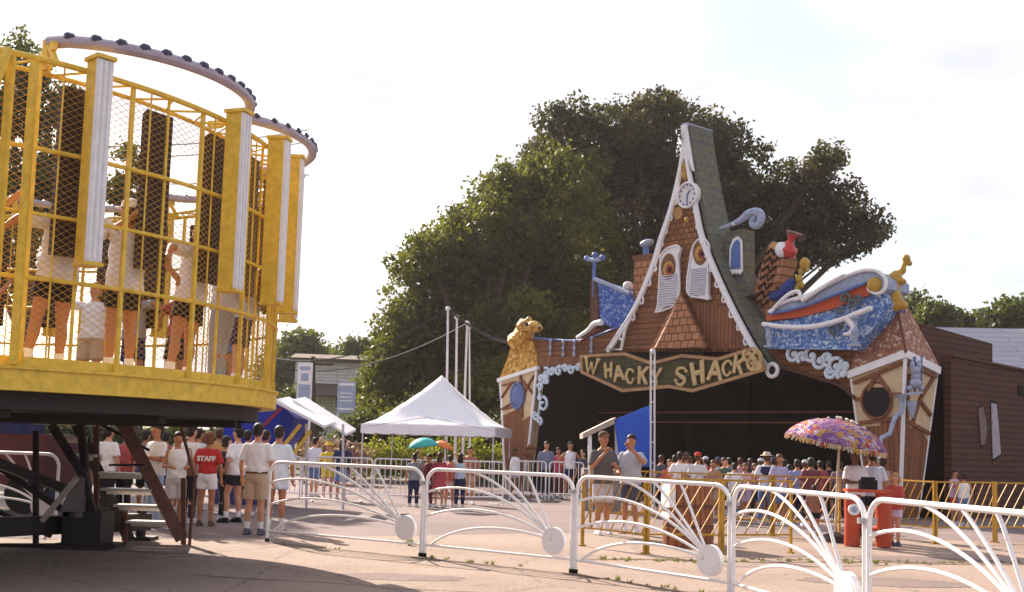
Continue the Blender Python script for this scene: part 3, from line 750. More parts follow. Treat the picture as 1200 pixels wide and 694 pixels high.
# ---------------------------------------------------------------- white sunburst fence
def arcpts(cx, cz, r, a0, a1, n=7): return [(cx+r*math.cos(R(a0+(a1-a0)*i/n)), 0, cz+r*math.sin(R(a0+(a1-a0)*i/n))) for i in range(n+1)]
def sun_panel(A, B, label, group):
    A = Vector((A[0], A[1], 0)); B = Vector((B[0], B[1], 0)); L = (B-A).length-.06
    d = (B-A).normalized(); rz = math.atan2(d.y, d.x)
    root = empty('sunburst_fence_panel', A+d*.03+Vector((0,0,.008)), rz, label, 'fence', group)
    rt = .024; zt = 1.18-rt; zb = .16; c = .2
    m = MB(); m.tube([(0,0,.03)]+arcpts(c, zt-c, c, 180, 90)+arcpts(L-c, zt-c, c, 90, 0)+[(L,0,.03)], rt, 10)
    m.tube([(0,0,zb),(L,0,zb)], .017, 8); m.build('frame', WHITEF, root, True)
    for x in (0, L):
        f = MB(); f.tube([(x,0,0),(x,0,.05)], .033, 10); f.build('rubber_foot', BLACK, root, True)
    hx, hz = L-.26, zb+.20
    H = (hx, 0, hz)
    for (p0,p1,p2) in (((.10,0,zb),(.55,0,.50),(1.45*L/2.4,0,.52)), ((0,0,.53),(.65,0,.76),(1.5*L/2.4,0,.70)), ((0,0,.85),(.65,0,1.06),(1.55*L/2.4,0,.86)),
                       ((.30*L,0,zt),(.46*L,0,1.12),(.70*L,0,.78)), ((.53*L,0,zt),(.60*L,0,1.05),(.74*L,0,.75)), ((.70*L,0,zt),(.74*L,0,1.06),(.80*L,0,.72))):
        r_ = MB(); r_.tube(bez(p0, p1, p2, H, 16), .0165, 8); r_.build('ray', WHITEF, root, True)
    h = MB(); h.tube([(hx,-.030,hz),(hx,.030,hz)], .165, 28, fdir=(1,0,0)); h.tube([(hx,-.034,hz),(hx,.034,hz)], .14, 28, fdir=(1,0,0)); h.build('hub_disc', WHITEF, root)
    return root
def xy(px, Z): return ((px-600)/1300*Z, Z)
FA, FB_, FC, FD, FE = gx(311,16.4).xy, gx(495,14.9).xy, gx(672,13.5).xy, gx(857,11.6).xy, gx(1016,9.25).xy
FG = (3.55, 7.05)
GF = 'white sunburst fence panels along the midway'
sun_panel(FA, FB_, 'white sunburst fence panel farthest left in the row, beside the man in khaki shorts', GF)
sun_panel(FB_, FC, 'white sunburst fence panel in front of the children and the white canopy', GF)
sun_panel(FC, FD, 'white sunburst fence panel in front of the brown barrel and two strolling men', GF)
sun_panel(FD, FE, 'white sunburst fence panel in front of the parasol pole and orange red cart', GF)
sun_panel(FE, FG, 'nearest white sunburst fence panel, cut off by the right edge of the photo', GF)
a = gx(-75,17.6); b_ = gx(66,17.2)
sun_panel(a.xy, b_.xy, 'shaded white sunburst fence panel under the yellow ride at far left', GF)

CLAMP = mat('galvanised_clamp', (.42,.40,.40), .4, .3, 20, metal=.6)
for q, lab in ((FB_,'second'),(FC,'third'),(FD,'fourth'),(FE,'last')):
    m = MB()
    for z in (.98,): m.box((0,0,z),(.15,.06,.045)); m.tube([(0,-.045,z),(0,.045,z)],.012,6)
    o = m.build('fence_clamp', CLAMP, None, loc=(q[0],q[1],0)); tag(o,'small metal clamp joining the sunburst panels at the '+lab+' post from the left','clamp','clamps on the white fence')
# ---------------------------------------------------------------- yellow slanted-bar barriers
def ybar(A, B, label, group='yellow barriers round the queue', h=1.1, zb=.28, wd=.024):
    A = Vector((A[0],A[1],0)); B = Vector((B[0],B[1],0)); L = (B-A).length-.05; d = (B-A).normalized()
    root = empty('yellow_barrier', A+d*.025+Vector((0,0,.008)), math.atan2(d.y,d.x), label, 'barrier', group)
    for x in (0, L):
        m = MB(); m.box((x,0,h/2), (wd+.015,wd+.015,h)); m.box((x,0,.012),(.05,.12,.02)); m.build('post', YELF, root)
    m = MB(); m.bar((0,0,h-.02),(L,0,h-.02),.028); m.build('rail', YELF, root)
    m = MB(); m.bar((0,0,zb),(L,0,zb),.026); m.build('rail', YELF, root)
    m = MB(); H = h-.02-zb; x = -H*.55
    while x < L:
        x0, z0, x1, z1 = x, zb, x+H*.62, h-.02
        if x0 < 0: z0 = zb+(-x0)/(x1-x0)*(z1-z0); x0 = 0
        if x1 > L: z1 = zb+(L-x)/(H*.62)*H; x1 = L
        if x1-x0 > .03: m.bar((x0,0,z0),(x1,0,z1),.014,.014)
        x += .205
    m.build('slanted_bars', YELF, root); return root
row = [gx(681,17.2), gx(757,16.2), gx(845,16.5), gx(928,17.0)]
labs = ['yellow barrier with slanted bars, shortest one, before the two strolling men','yellow slanted bar barrier right in front of the brown barrel','yellow slanted bar barrier left of the parasol pole, nearest the fence']
for i in range(3): ybar(row[i].xy, row[i+1].xy, labs[i])
row = [gx(690,21.5), gx(800,21.0), gx(905,20.4), gx(985,20.6)]
labs = ['farther yellow barrier behind the two strolling men','farther yellow barrier in front of the queue behind the barrel','farther yellow barrier ending beside the parasol pole']
for i in range(3): ybar(row[i].xy, row[i+1].xy, labs[i])
row = [gx(1000,21.6), gx(1096,19.6), gx(1166,20.4), gx(1250,20.8)]
labs = ['yellow slanted bar barrier behind the girl at the cart','yellow barrier in front of the two children by the red wall','yellow barrier running out of the photo at the right edge']
for i in range(3): ybar(row[i].xy, row[i+1].xy, labs[i])

# ---------------------------------------------------------------- white picket crowd barriers
def picket(A, B, label):
    A = Vector((A[0],A[1],0)); B = Vector((B[0],B[1],0)); L = (B-A).length-.06; d = (B-A).normalized()
    root = empty('crowd_barrier', A+d*.03, math.atan2(d.y,d.x), label, 'barrier', 'white crowd barriers across the midway')
    m = MB(); m.tube([(0,0,.02)]+arcpts(.1,.98,.1,180,90,4)+arcpts(L-.1,.98,.1,90,0,4)+[(L,0,.02)], .020, 6); m.tube([(0,0,.2),(L,0,.2)],.016,6)
    for x in (.25, L-.25): m.bar((x,-.28,.03),(x,.28,.03),.04,.03)
    m.build('frame', WHITE, root, True)
    m = MB(); n = int(L/.125)
    for i in range(1, n): m.tube([(L*i/n,0,.2),(L*i/n,0,1.08)], .010, 5)
    m.build('pickets', WHITE, root)
pk = [(262,27.5),(352,27.2),(436,27.6),(520,27.4),(590,28.2)]
pl = ['behind the man in the long pale shirt','behind the woman in the denim skirt','left of the children with the teal umbrella','behind the children with the teal umbrella']
for i in range(4): picket(gx(*pk[i]).xy, gx(*pk[i+1]).xy, 'white picket crowd barrier '+pl[i])
picket(gx(596,30.4).xy, gx(640,30.9).xy, 'white picket crowd barrier in front of the half timbered left tower')
picket(gx(642,30.9).xy, gx(684,31.2).xy, 'white picket crowd barrier before the three people at the dark opening')

# ---------------------------------------------------------------- white canopy tent
cen = gx(513, 34.6); W2 = 2.0
ct = empty('white_canopy_tent', cen, R(-7), 'white pointed canopy tent on thin poles left of the shack', 'canopy tent')
m = MB(); hs = 2.0; ap = 3.62; N = 22
vs = []; fs = []
def hz(u, v):
    q = max(abs(u), abs(v)); d1 = 1-q
    base = hs+(ap-hs)*(d1**1.32)
    return base-.06*math.sin(3*PI*min(abs(u),abs(v)))*q*d1 + .012*math.sin(u*23+v*9)
for i in range(N+1):
    for j in range(N+1): u = -1+2*i/N; v = -1+2*j/N; vs.append((u*W2, v*W2, hz(u,v)))
for i in range(N):
    for j in range(N): a = i*(N+1)+j; fs.append((a, a+N+1, a+N+2, a+1))
m.add(vs, fs)
TENT = mat('tent_fabric', (.83,.80,.86), .8, .04, 3)
o = m.build('canopy', TENT, ct, True); sd = o.modifiers.new('s','SOLIDIFY'); sd.thickness = .012
m = MB()
for (a, b_) in (((-1,-1),(1,-1)),((1,-1),(1,1)),((1,1),(-1,1)),((-1,1),(-1,-1))):
    prev = None
    for k in range(25):
        t = k/24; x = (a[0]+(b_[0]-a[0])*t)*W2*1.003; y = (a[1]+(b_[1]-a[1])*t)*W2*1.003; zz = hs-.27+.022*math.cos(t*16*PI)
        cur = [(x,y,hs+.012),(x,y,zz)]
        if prev: m.add([prev[0],prev[1],cur[1],cur[0]], [(0,1,2,3)])
        prev = cur
o = m.build('valance', TENT, ct); sd = o.modifiers.new('s','SOLIDIFY'); sd.thickness = .01
for sx in (-1, 1):
    for sy in (-1, 1):
        m = MB(); m.bar((sx*(W2-.05),sy*(W2-.05),0),(sx*(W2-.05),sy*(W2-.05),hs),.035); m.box((sx*(W2-.05),sy*(W2-.05),.01),(.1,.1,.02)); m.build('pole', SILV, ct)
m = MB()
for sx in (-1,1): m.bar((sx*W2,-W2,hs-.1),(0,-W2,hs+.25),.02); m.bar((sx*W2,W2,hs-.1),(0,W2,hs+.25),.02)
m.tube([(0,0,hs+.2),(0,0,ap-.05)],.02,6); m.build('truss', SILV, ct)

# ---------------------------------------------------------------- leaning masts and cables
MS = mat('mast_white', (.66,.62,.66), .5, .15, 5)
tops = []
for i, (xt, yt, xb, Y, lb_) in enumerate(((525,362,522,38,'tallest of the thin white masts behind the tent, leftmost'),(535.5,372,533,38.4,'second thin white mast from the left behind the tent'),(547.5,379,541,38.8,'third thin white mast behind the tent, leaning most'),(550,383,551,39.2,'thinnest white mast, rightmost of the four behind the tent'))):
    g = gx(xb, Y); t = at(xt, yt, Y); tops.append(t)
    m = MB(); m.tube([(0,0,0), t-g], [.055,.04] if i < 3 else [.04,.03], 8); m.ell(t-g, .09, 8, 6); m.box((0,0,.03),(.35,.35,.06))
    o = m.build('mast', MS, None, True, loc=g); tag(o, lb_, 'mast', 'thin masts behind the canopy tent')
CABLE = mat('cable_black', (.03,.025,.03), .6)
def cable(a, b, sag, lab, r=.02, c=CABLE):
    o = MB(); o.tube(wirecurve(a, b, sag), r, 5); o = o.build('cable', c); tag(o, lab, 'cable', 'overhead cables'); return o
cable(tops[0], at(640,398,37.5), .5, 'dark cable from the leftmost mast down to the left tower', .04)
cable(tops[2], at(625,402,37.5), .3, 'dark cable from the leaning mast to the left tower', .03)
cable(tops[0], at(322,420,46), .7, 'dark cable running left from the tallest mast over the far trees', .025)
cable(tops[2], at(322,431,46), .7, 'lower dark cable running left from the leaning mast', .025)
PINKW = mat('cable_pale', (.5,.42,.45), .5)
cable(at(-60,166,38), at(640,90,90)*1.0 if False else at(362,152,60), .5, 'upper pale cable crossing the sky behind the cage ride', .03, PINKW)
cable(at(-60,178,38), at(362,166,60), .5, 'second pale cable crossing the sky behind the cage ride', .03, PINKW)
cable(at(-60,200,38), at(362,205,60), .5, 'lowest pale cable crossing the sky behind the cage ride', .03, PINKW)

# ---------------------------------------------------------------- game booth with blue side, white awnings
bb = gx(322, 24.5); gb = empty('blue_game_booth', bb, 0, 'deep blue game booth with two raised white awning boards and yellow struts', 'booth')
def V(px, py, Y): return at(px, py, Y)-bb
BL = mat('deep_blue_tarp', (.01,.035,.45), .5, .35, 3)
m = MB(); m.prism([V(262,478,24.5),V(325,470,24.5),V(346,490,24.5),V(338,512,24.5),V(318,532,24.5),V(262,536,24.5)], (0,1.6,0)); m.build('side_wall', BL, gb)
for (x0,y0,x1,y1,Y) in ((322,468,380,499,23.6),(343,468,406,508,24.6)):
    m = MB(); a = V(x0,y0,Y); b_ = V(x1,y1,Y); m.prism([a, b_, b_+Vector((0,0,-.055)), a+Vector((0,0,-.075))], (0,.0,0) if 0 else (.0,1.5,.12)); m.build('awning_board', WHITE, gb)
for (x0,y0,x1,y1) in ((325,532,352,498),(338,540,364,505),(300,508,330,478)):
    m = MB(); m.bar(V(x0,y0,24.2), V(x1,y1,24.2), .07); m.build('strut', YEL if x0 > 310 else mat('maroon_pole',(.3,.03,.06),.5), gb)
for x in (359, 402):
    m = MB(); t = V(x, 497, 24.4); q = gx(x,24.4)-bb; m.bar((q.x,q.y,0), t, .05); m.build('post', SILV, gb)
m = MB(); m.box((-.9,1.0,.45),(1.2,.7,.9)); m.build('counter', mat('booth_counter',(.05,.06,.2),.6), gb)

# signs and pale building in the left distance
def post_sign(px, y0, y1, wpx, Y, label, face, stripes):
    g = gx(px, Y); o = empty('post_sign', g, R(4), label, 'sign')
    t = at(px, y0, Y).z; b = at(px, y1, Y).z; W = wpx/1300*Y
    m = MB(); m.box((-W/2+.04,0,t/2),(.08,.08,t)); m.box((W/2-.04,0,t/2),(.08,.08,t)); m.build('posts', WHITE, o)
    m = MB(); m.box((0,-.07,(t+b)/2),(W,.05,t-b)); m.build('board', face, o)
    m = MB()
    for k, (zz, hh, ww) in enumerate(stripes): m.box((0,-.10,b+(t-b)*zz),(W*ww,.012,(t-b)*hh))
    m.build('printed_panel', LBLUE if face is WHITE else WHITE, o)
post_sign(352, 425, 470, 17, 42, 'white and blue poster sign on posts nearest the ride', WHITE, [(.25,.36,.8),(.62,.2,.5),(.85,.1,.7)])
post_sign(402, 447, 484, 21, 46, 'pale blue tall sign on white posts left of the tent', LBLUE, [(.9,.08,.86),(.12,.05,.86),(.5,.03,.7),(.62,.03,.7),(.38,.03,.7)])
ub = gx(392, 70); ug = empty('pale_clapboard_house', ub, R(6), 'pale clapboard house in the left distance behind the blue sign', 'house')
hz_ = at(392,424,70).z
CLW = brickmat('white_clapboard', (.80,.76,.76),(.74,.70,.70),(.45,.42,.42), 2.2, .2, 'xz', .02)
m = MB(); m.box((.9,3,hz_/2),(7.2,6,hz_)); m.build('wall', CLW, ug)
m = MB(); m.prism([(-3.0,-.5,hz_),(4.9,-.5,hz_),(4.9,3,hz_+.5),(-3.0,3,hz_+.5)],(0,.0,.15)); m.prism([(-3.0,6.5,hz_),(4.9,6.5,hz_),(4.9,3,hz_+.5),(-3.0,3,hz_+.5)],(0,0,.15)); m.build('roof', mat('dark_shingle_roof',(.12,.09,.08),.9,.4,5), ug)
for x in (-1.8,.2,2.2,3.8):
    m = MB(); m.box((x,-.04,hz_*.62),(.75,.1,1.1)); w_ = m.build('window', WHITE, ug); m = MB(); m.box((x,-.10,hz_*.62),(.58,.03,.92)); m.build('pane', mat('dark_glass',(.03,.04,.05),.1,.2), w_)
m = MB(); m.bar((-2.6,-1.2,0),(-2.6,-1.2,hz_-2),.14); m.bar((1.2,-1.2,0),(1.2,-1.2,hz_-2),.14); m.prism([(-2.7,-2,hz_-2.3),(2,-2,hz_-2.3),(2,0,hz_-1.5),(-2.7,0,hz_-1.5)],(0,0,.1)); m.build('porch', mat('dark_shingle_roof',(.12,.09,.08),.9,.4,5), ug)
u = gx(367, 52); m = MB(); t = at(367,418,52)-u; m.tube([(0,0,0),t],[.15,.10],8); m.bar((-.7,0,t.z-.35),(.7,0,t.z-.35),.1); o = m.build('utility_pole', BARK, None, True, loc=u); tag(o,'dark wooden utility pole between the poster sign and blue sign','utility pole')
# ---------------------------------------------------------------- parasol, cart
cb = gx(1018, 18.6); ca = empty('vendor_cart', cb, R(-4), 'orange red vendor cart with two upright drums under the parasol', 'vendor cart')
CARTR = mat('orange_red_cart', (.48,.07,.03), .45, .25, 6)
for dx, hh in ((-.27,.86),(.24,.92)):
    m = MB(); m.loft([(dx,0,.02,.125,.125),(dx,0,.05,.132,.132),(dx,0,.45,.125,.125),(dx,0,hh-.05,.132,.132),(dx,0,hh,.14,.14)],20); m.build('drum', CARTR, ca, True)
m = MB(); m.box((0,.02,.93),(.76,.36,.05)); m.box((0,.02,.30),(.3,.3,.05)); m.build('counter', CARTR, ca)
m = MB(); m.box((.0,.05,1.03),(.26,.22,.16)); m.box((.0,.05,1.13),(.20,.16,.05)); m.build('popcorn_box', BLACK, ca)
m = MB(); m.tube([(-.27,-.15,.62),(-.27,-.11,.62)],.095,20,fdir=(1,0,0)); m.build('round_emblem', WHITE, ca)
m = MB(); m.tube([(-.27,-.158,.62),(-.27,-.13,.62)],.05,16,fdir=(1,0,0)); m.build('emblem_centre', LBLUE, ca)
ub_ = gx(978, 19.4); top = at(985,492,19.4)
um = empty('beach_parasol', ub_, 0, 'large striped and fringed beach parasol in red, white and purple over the cart', 'parasol')
tp = top-ub_; m = MB(); m.tube([(0,0,0),(tp.x*.9,0,tp.z*.9),tp],.022,8); m.build('pole', mat('pole_cream',(.65,.55,.42),.5),um,True)
m = MB(); m.loft([(0,0,0,.22,.22),(0,0,.12,.2,.2),(0,0,.18,.06,.06)],16); m.build('base', DARK, um)
parm, nt_, b_n = newmat('parasol_stripes')
tc = nd(nt_,'ShaderNodeTexCoord'); sx = nd(nt_,'ShaderNodeSeparateXYZ'); nt_.links.new(tc.outputs['Object'], sx.inputs[0])
ra = nd(nt_,'ShaderNodeMath',operation='MULTIPLY'); ra.inputs[1].default_value = 5.2
dst = nd(nt_,'ShaderNodeVectorMath',operation='LENGTH'); nt_.links.new(tc.outputs['Object'], dst.inputs[0]); pn = nd(nt_,'ShaderNodeTexNoise'); pn.inputs['Scale'].default_value = 5; nt_.links.new(tc.outputs['Object'], pn.inputs['Vector'])
pa = nd(nt_,'ShaderNodeMath',operation='MULTIPLY_ADD'); pa.inputs[1].default_value = .45; nt_.links.new(pn.outputs['Fac'], pa.inputs[0]); nt_.links.new(dst.outputs['Value'], pa.inputs[2])
nt_.links.new(pa.outputs[0], ra.inputs[0])
frc = nd(nt_,'ShaderNodeMath',operation='FRACT'); nt_.links.new(ra.outputs[0], frc.inputs[0])
r1 = nd(nt_,'ShaderNodeValToRGB'); r1.color_ramp.interpolation = 'CONSTANT'; e = r1.color_ramp.elements; e[0].color=(.72,.66,.70,1); e[1].position=.18; e[1].color=(.55,.08,.08,1)
for p_, c_ in ((.32,(.70,.45,.10)),(.44,(.24,.10,.42)),(.62,(.62,.58,.66)),(.74,(.45,.08,.25)),(.88,(.16,.12,.45))): x = e.new(p_); x.color=(*c_,1)
nt_.links.new(frc.outputs[0], r1.inputs[0])
an = nd(nt_,'ShaderNodeMath',operation='ARCTAN2'); nt_.links.new(sx.outputs[1], an.inputs[0]); nt_.links.new(sx.outputs[0], an.inputs[1])
am = nd(nt_,'ShaderNodeMath',operation='MULTIPLY_ADD'); am.inputs[1].default_value = 4/PI; am.inputs[2].default_value = 8.1; nt_.links.new(an.outputs[0], am.inputs[0])
af = nd(nt_,'ShaderNodeMath',operation='MODULO'); af.inputs[1].default_value = 2; nt_.links.new(am.outputs[0], af.inputs[0])
ag = nd(nt_,'ShaderNodeMath',operation='GREATER_THAN'); ag.inputs[1].default_value = 1; nt_.links.new(af.outputs[0], ag.inputs[0])
fm = nd(nt_,'ShaderNodeMath',operation='MULTIPLY'); fm.inputs[1].default_value=.55; nt_.links.new(ag.outputs[0], fm.inputs[0])
cc_ = mixc(nt_, fm.outputs[0], r1.outputs[0], (.30,.10,.32)); pv = nd(nt_,'ShaderNodeTexVoronoi'); pv.inputs['Scale'].default_value = 11; nt_.links.new(tc.outputs['Object'], pv.inputs['Vector'])
ps = nd(nt_,'ShaderNodeSeparateColor'); nt_.links.new(pv.outputs['Color'], ps.inputs[0])
pr_ = nd(nt_,'ShaderNodeValToRGB'); pr_.color_ramp.interpolation='CONSTANT'; e=pr_.color_ramp.elements; e[0].color=(.62,.50,.52,1); e[1].position=.22; e[1].color=(.60,.34,.10,1)
for p_, c_ in ((.5,(.5,.07,.08)),(.68,(.20,.10,.42)),(.85,(.28,.12,.35))): x = e.new(p_); x.color=(*c_,1)
nt_.links.new(ps.outputs[0], pr_.inputs[0]); pg = nd(nt_,'ShaderNodeMath',operation='GREATER_THAN'); pg.inputs[1].default_value=.6; nt_.links.new(ps.outputs[1], pg.inputs[0])
cc_ = mixc(nt_, pg.outputs[0], cc_, pr_.outputs[0])
nt_.links.new(cc_, b_n.inputs['Base Color']); b_n.inputs['Roughness'].default_value=.8
tl = nd(nt_,'ShaderNodeBsdfTranslucent'); nt_.links.new(cc_, tl.inputs[0]); ms = nd(nt_,'ShaderNodeMixShader'); ms.inputs[0].default_value=.45
nt_.links.new(b_n.outputs[0], ms.inputs[1]); nt_.links.new(tl.outputs[0], ms.inputs[2]); nt_.links.new(ms.outputs[0], nt_.nodes['Material Output'].inputs[0])
vs = [(0,0,0)]; fs = []; NR, NA = 8, 48; RP = .88
for j in range(1, NR+1):
    for i in range(NA):
        a_ = 2*PI*i/NA; t = j/NR; sc8 = 1-.05*t*(1-abs(math.cos(4*a_))); r_ = RP*math.sin(t*1.25)/math.sin(1.25)*sc8
        vs.append((r_*math.cos(a_), r_*math.sin(a_), -.40*(1-math.cos(t*1.25))/(1-math.cos(1.25))))
for i in range(NA): fs.append((0,1+i,1+(i+1)%NA))
for j in range(NR-1):
    for i in range(NA): a_=1+j*NA; fs.append((a_+i,a_+NA+i,a_+NA+(i+1)%NA,a_+(i+1)%NA))
TM = Matrix.Translation(tp)@Matrix.Rotation(R(9),4,'Y')@Matrix.Rotation(R(6),4,'X')
m = MB(); m.add(vs, fs); o = m.build('shade', parm, um, True); o.matrix_local = TM; sd = o.modifiers.new('s','SOLIDIFY'); sd.thickness=.006
m = MB(); rnd = random.Random(3)
for i in range(220):
    a_ = 2*PI*i/220; j = vs[1+(NR-1)*NA+int(i*NA/220)%NA]; r_ = math.hypot(j[0],j[1]); L = rnd.uniform(.05,.10)
    m.mi = rnd.choice((0,0,1,2)); m.tube([(r_*math.cos(a_),r_*math.sin(a_),j[2]),( (r_+.012)*math.cos(a_),(r_+.012)*math.sin(a_),j[2]-L)],.009,3)
o = m.build('fringe', [mat('fringe_cream',(.7,.6,.5),.9),mat('fringe_red',(.6,.12,.08),.9),mat('fringe_gold',(.7,.45,.1),.9)], um); o.matrix_local = TM
m = MB()
for i in range(26): t = rnd.uniform(-1,1); m.ell((t*.62,-.05+rnd.uniform(-.1,.1),-.40*(1-math.cos(abs(t)*.62*1.25/.93*1.1))/(1-math.cos(1.25))+.03),.028,6,5)
o = m.build('tassel_row', mat('fringe_cream',(.7,.6,.5),.9), um); o.matrix_local = TM

# brown stave barrel planter with a white face
g = gx(806, 17.7); ba = empty('brown_barrel', g, R(15), 'stout brown tiered wooden barrel with a white panel behind the yellow barrier', 'barrel')
BW_ = brickmat('barrel_staves', (.34,.13,.06),(.26,.09,.04),(.10,.03,.015), 2.0,.09,'zx',.008)
m = MB(); m.loft([(0,0,0,.40,.36),(0,0,.30,.42,.38),(0,0,.31,.37,.33),(0,0,.34,.36,.32),(0,0,.35,.40,.36),(0,0,.62,.39,.35),(0,0,.63,.35,.31),(0,0,.66,.35,.31),(0,0,.67,.38,.34),(0,0,.98,.35,.31)],28); m.build('staves', BW_, ba)
m = MB()
for z in (.32,.645): m.loft([(0,0,z-.02,.405,.365),(0,0,z+.02,.405,.365)],28)
m.build('hoop', RUST, ba)
m = MB(); m.box((-.37,-.06,.80),(.10,.34,.36)); m.box((-.30,-.06,1.0),(.2,.36,.05)); m.box((-.38,-.06,.50),(.08,.3,.08)); m.build('white_panel', WHITE, ba)

# blue board, small slanted roof and pole in front of the dark opening
g = gx(764, 26.5); bp_ = empty('blue_ticket_stand', g, 0, 'bright blue slanted board stand with a small tan roof in front of the opening', 'ticket stand')
def V2(px,py,Y=26.5): return at(px,py,Y)-g
m = MB(); m.prism([V2(764,474),V2(764,547),V2(727,547),V2(720,492)],(0,.08,0)); m.build('blue_board', mat('bright_blue_board',(.015,.09,.55),.5,.15,3), bp_)
m = MB(); m.prism([V2(683,508),V2(722,489),V2(722,496),V2(683,514)],(0,1.2,0)); m.build('tan_roof', mat('tan_roof',(.42,.33,.30),.7,.2), bp_)
m = MB(); q=gx(692,26.6)-g; m.bar((q.x,q.y,0),V2(691,510,26.6),.09); m.build('post', WHITE, bp_)
m = MB(); q=gx(724,26.8)-g; m.bar((q.x,q.y,0),V2(722,496,26.8),.07); m.build('post', WHITE, bp_)
m = MB(); m.box(((V2(707,540).x),.6,.5),(.9,1.0,1.0)); m.build('booth_body', mat('booth_grey',(.25,.22,.22),.7), bp_)
g2 = gx(764.5, 26.2); m = MB(); t = at(765,412,26.2)-g2
m.tube([(-.045,0,0),t+Vector((-.045,0,0))],.024,8); m.tube([(.045,0,0),t+Vector((.045,0,0))],.024,8)
for k in range(8): m.box((t.x*k/8,0,t.z*(k+.5)/8),(.09,.02,.03))
m.ell(t,.07,8,6); o = m.build('white_double_pole', MS, None, True, loc=g2); tag(o,'slender white double pole rising in front of the middle of the lettered sign','pole')
# tilted easel board near left tower
g = gx(618, 33); ea = empty('tilted_sign_board', g, 0, 'brown tilted notice board beside the foot of the left tower', 'notice board')
def V3(px,py): return at(px,py,33)-g
m = MB(); m.prism([V3(609,535),V3(620,521),V3(630,524),V3(621,541)],(0,.06,0)); m.build('board', WOOD, ea)
m = MB(); q=V3(614,538); m.bar((q.x,.05,0),q,.06); q=V3(624,535); m.bar((q.x,.05,0),q,.06); m.build('legs', RUST, ea)
# ball
p = gnd(480,640); m = MB(); m.ell((0,0,.055),.055,16,12); o = m.build('small_ball', mat('lime_ball',(.40,.62,.18),.5,.5,30), None, True, loc=(p.x,p.y,.008)); tag(o,'little lime and white ball lying at the foot of a white fence post','ball')
# ---------------------------------------------------------------- the crooked shack
SO = Vector((8.46, 27.65, 0)); SA = R(-50)
SM = Matrix.Translation(SO) @ Matrix.Rotation(SA, 4, 'Z'); SI = SM.inverted()
def F(px, py, d=0.0):
    """local point on the facade plane (local y = d) seen at a photo pixel"""
    o = SI @ Vector((0,0,EYE)); r = SI.to_3x3() @ ray(px, py); return o + r*((d-o.y)/r.y)
def FF(pts, d=0.0): return [F(x, y, d) for x, y in pts]
def plate(name, pts, d, th, m, par, local=False):
    b = MB(); b.prism(FF(pts, d), (0, th, 0)); return b.build(name, m, par)
def pipe(name, pts, r, d, m, par, sub=5, n=8, flat=1.0):
    b = MB(); q = FF(pts, d); q = smooth_path(q, sub) if sub else q
    b.tube(q, r if not isinstance(r, tuple) else list(np.linspace(r[0], r[1], len(q))), n, flat=flat, fdir=(0,1,0)); return b.build(name, m, par, True)
def spiral(cx, cz, r, turns, a0, y, dirn=1, n=26): return [Vector((cx+r*(1-.85*i/n)*math.cos(a0+dirn*turns*2*PI*i/n), y, cz+r*(1-.85*i/n)*math.sin(a0+dirn*turns*2*PI*i/n))) for i in range(n+1)]
sh = empty('crooked_shack', SO, SA, 'tall crooked brown fun house with steep gable, lace trim and winking window eyes', 'fun house')

# gable front
LB = [(803,147),(797,195),(786,242),(773,281),(762,316),(741,364),(712,410)]
RB = [(803,147),(810,195),(817.6,234),(827,277),(842,316),(862,359),(883,398),(903,430)]
Lc = smooth_path(FF(LB,-.12),5); Rc = smooth_path(FF(RB,-.12),5)
def yv(p, y): return Vector((p.x, y, p.z))
gp = [(801,178),(797,205),(788,245),(776,285),(765,318),(745,364),(722,410),(700,414),(890,414),(880,402),(858,360),(838,316),(824,280),(815,238),(808,205)]
gp = [(803,170),(797,205),(788,245),(776,285),(765,318),(745,364),(720,412),(888,412),(880,402),(858,360),(838,316),(824,280),(815,238),(808,205)]
plate('gable_wall', gp, .0, .2, SHING, sh)
plate('plank_apron', [(762,352),(790,352),(770,409),(722,409),(742,366)], -.05, .05, WOOD, sh)
plate('upright_plank_apron', [(808,352),(855,360),(878,402),(884,409),(831,409)], -.06, .06, WOODV, sh)
# projecting shingled nose dormer
b = MB(); A = FF([(798,338),(762,408),(832,408)],-.02); T = F(798,346,-.35); Bl = F(768,408,-.55); Br = F(828,408,-.55)
b.add([A[0],A[1],Bl,Br,A[2],T], [(0,1,2,5),(5,2,3),(5,3,4,0),(1,4,3,2)]); b.build('nose_roof', SHINGL, sh)
# roof slopes: extruded back from the bell curved barge line
def slope(name, curve, y0, y1, th, m, sgn):
    b = MB(); n = len(curve); vs = []; fs = []
    for i, p in enumerate(curve):
        t = (curve[min(i+1,n-1)]-curve[max(i-1,0)]).normalized(); nn = Vector((-t.z*sgn, 0, t.x*sgn))
        for y in (y0, y1):
            vs.append(yv(p,y)); vs.append(yv(p,y)-nn*th)
    for i in range(n-1):
        a = 4*i; c = a+4; fs += [(a,a+2,c+2,c),(a+1,c+1,c+3,a+3),(a,c,c+1,a+1),(a+2,a+3,c+3,c+2)]
    fs += [(0,1,3,2),(4*n-4,4*n-2,4*n-1,4*n-3)]; b.add(vs, fs); return b.build(name, m, sh)
slope('roof_slope', Rc, -.05, .95, .12, ROOFG, -1); slope('roof_slope', Lc, -.05, .95, .12, ROOFG, 1)
b = MB(); a = Rc[0]; b.box((a.x,.42,a.z+.02),(.20,1.14,.09)); b.build('ridge_cap', LBLUE, sh)
# back gable so that it is a closed attic
b = MB(); b.prism([yv(p,.82) for p in Lc[::-1]]+[yv(p,.82) for p in Rc[1:]], (0,.1,0)); b.build('rear_gable', CLAP, sh)
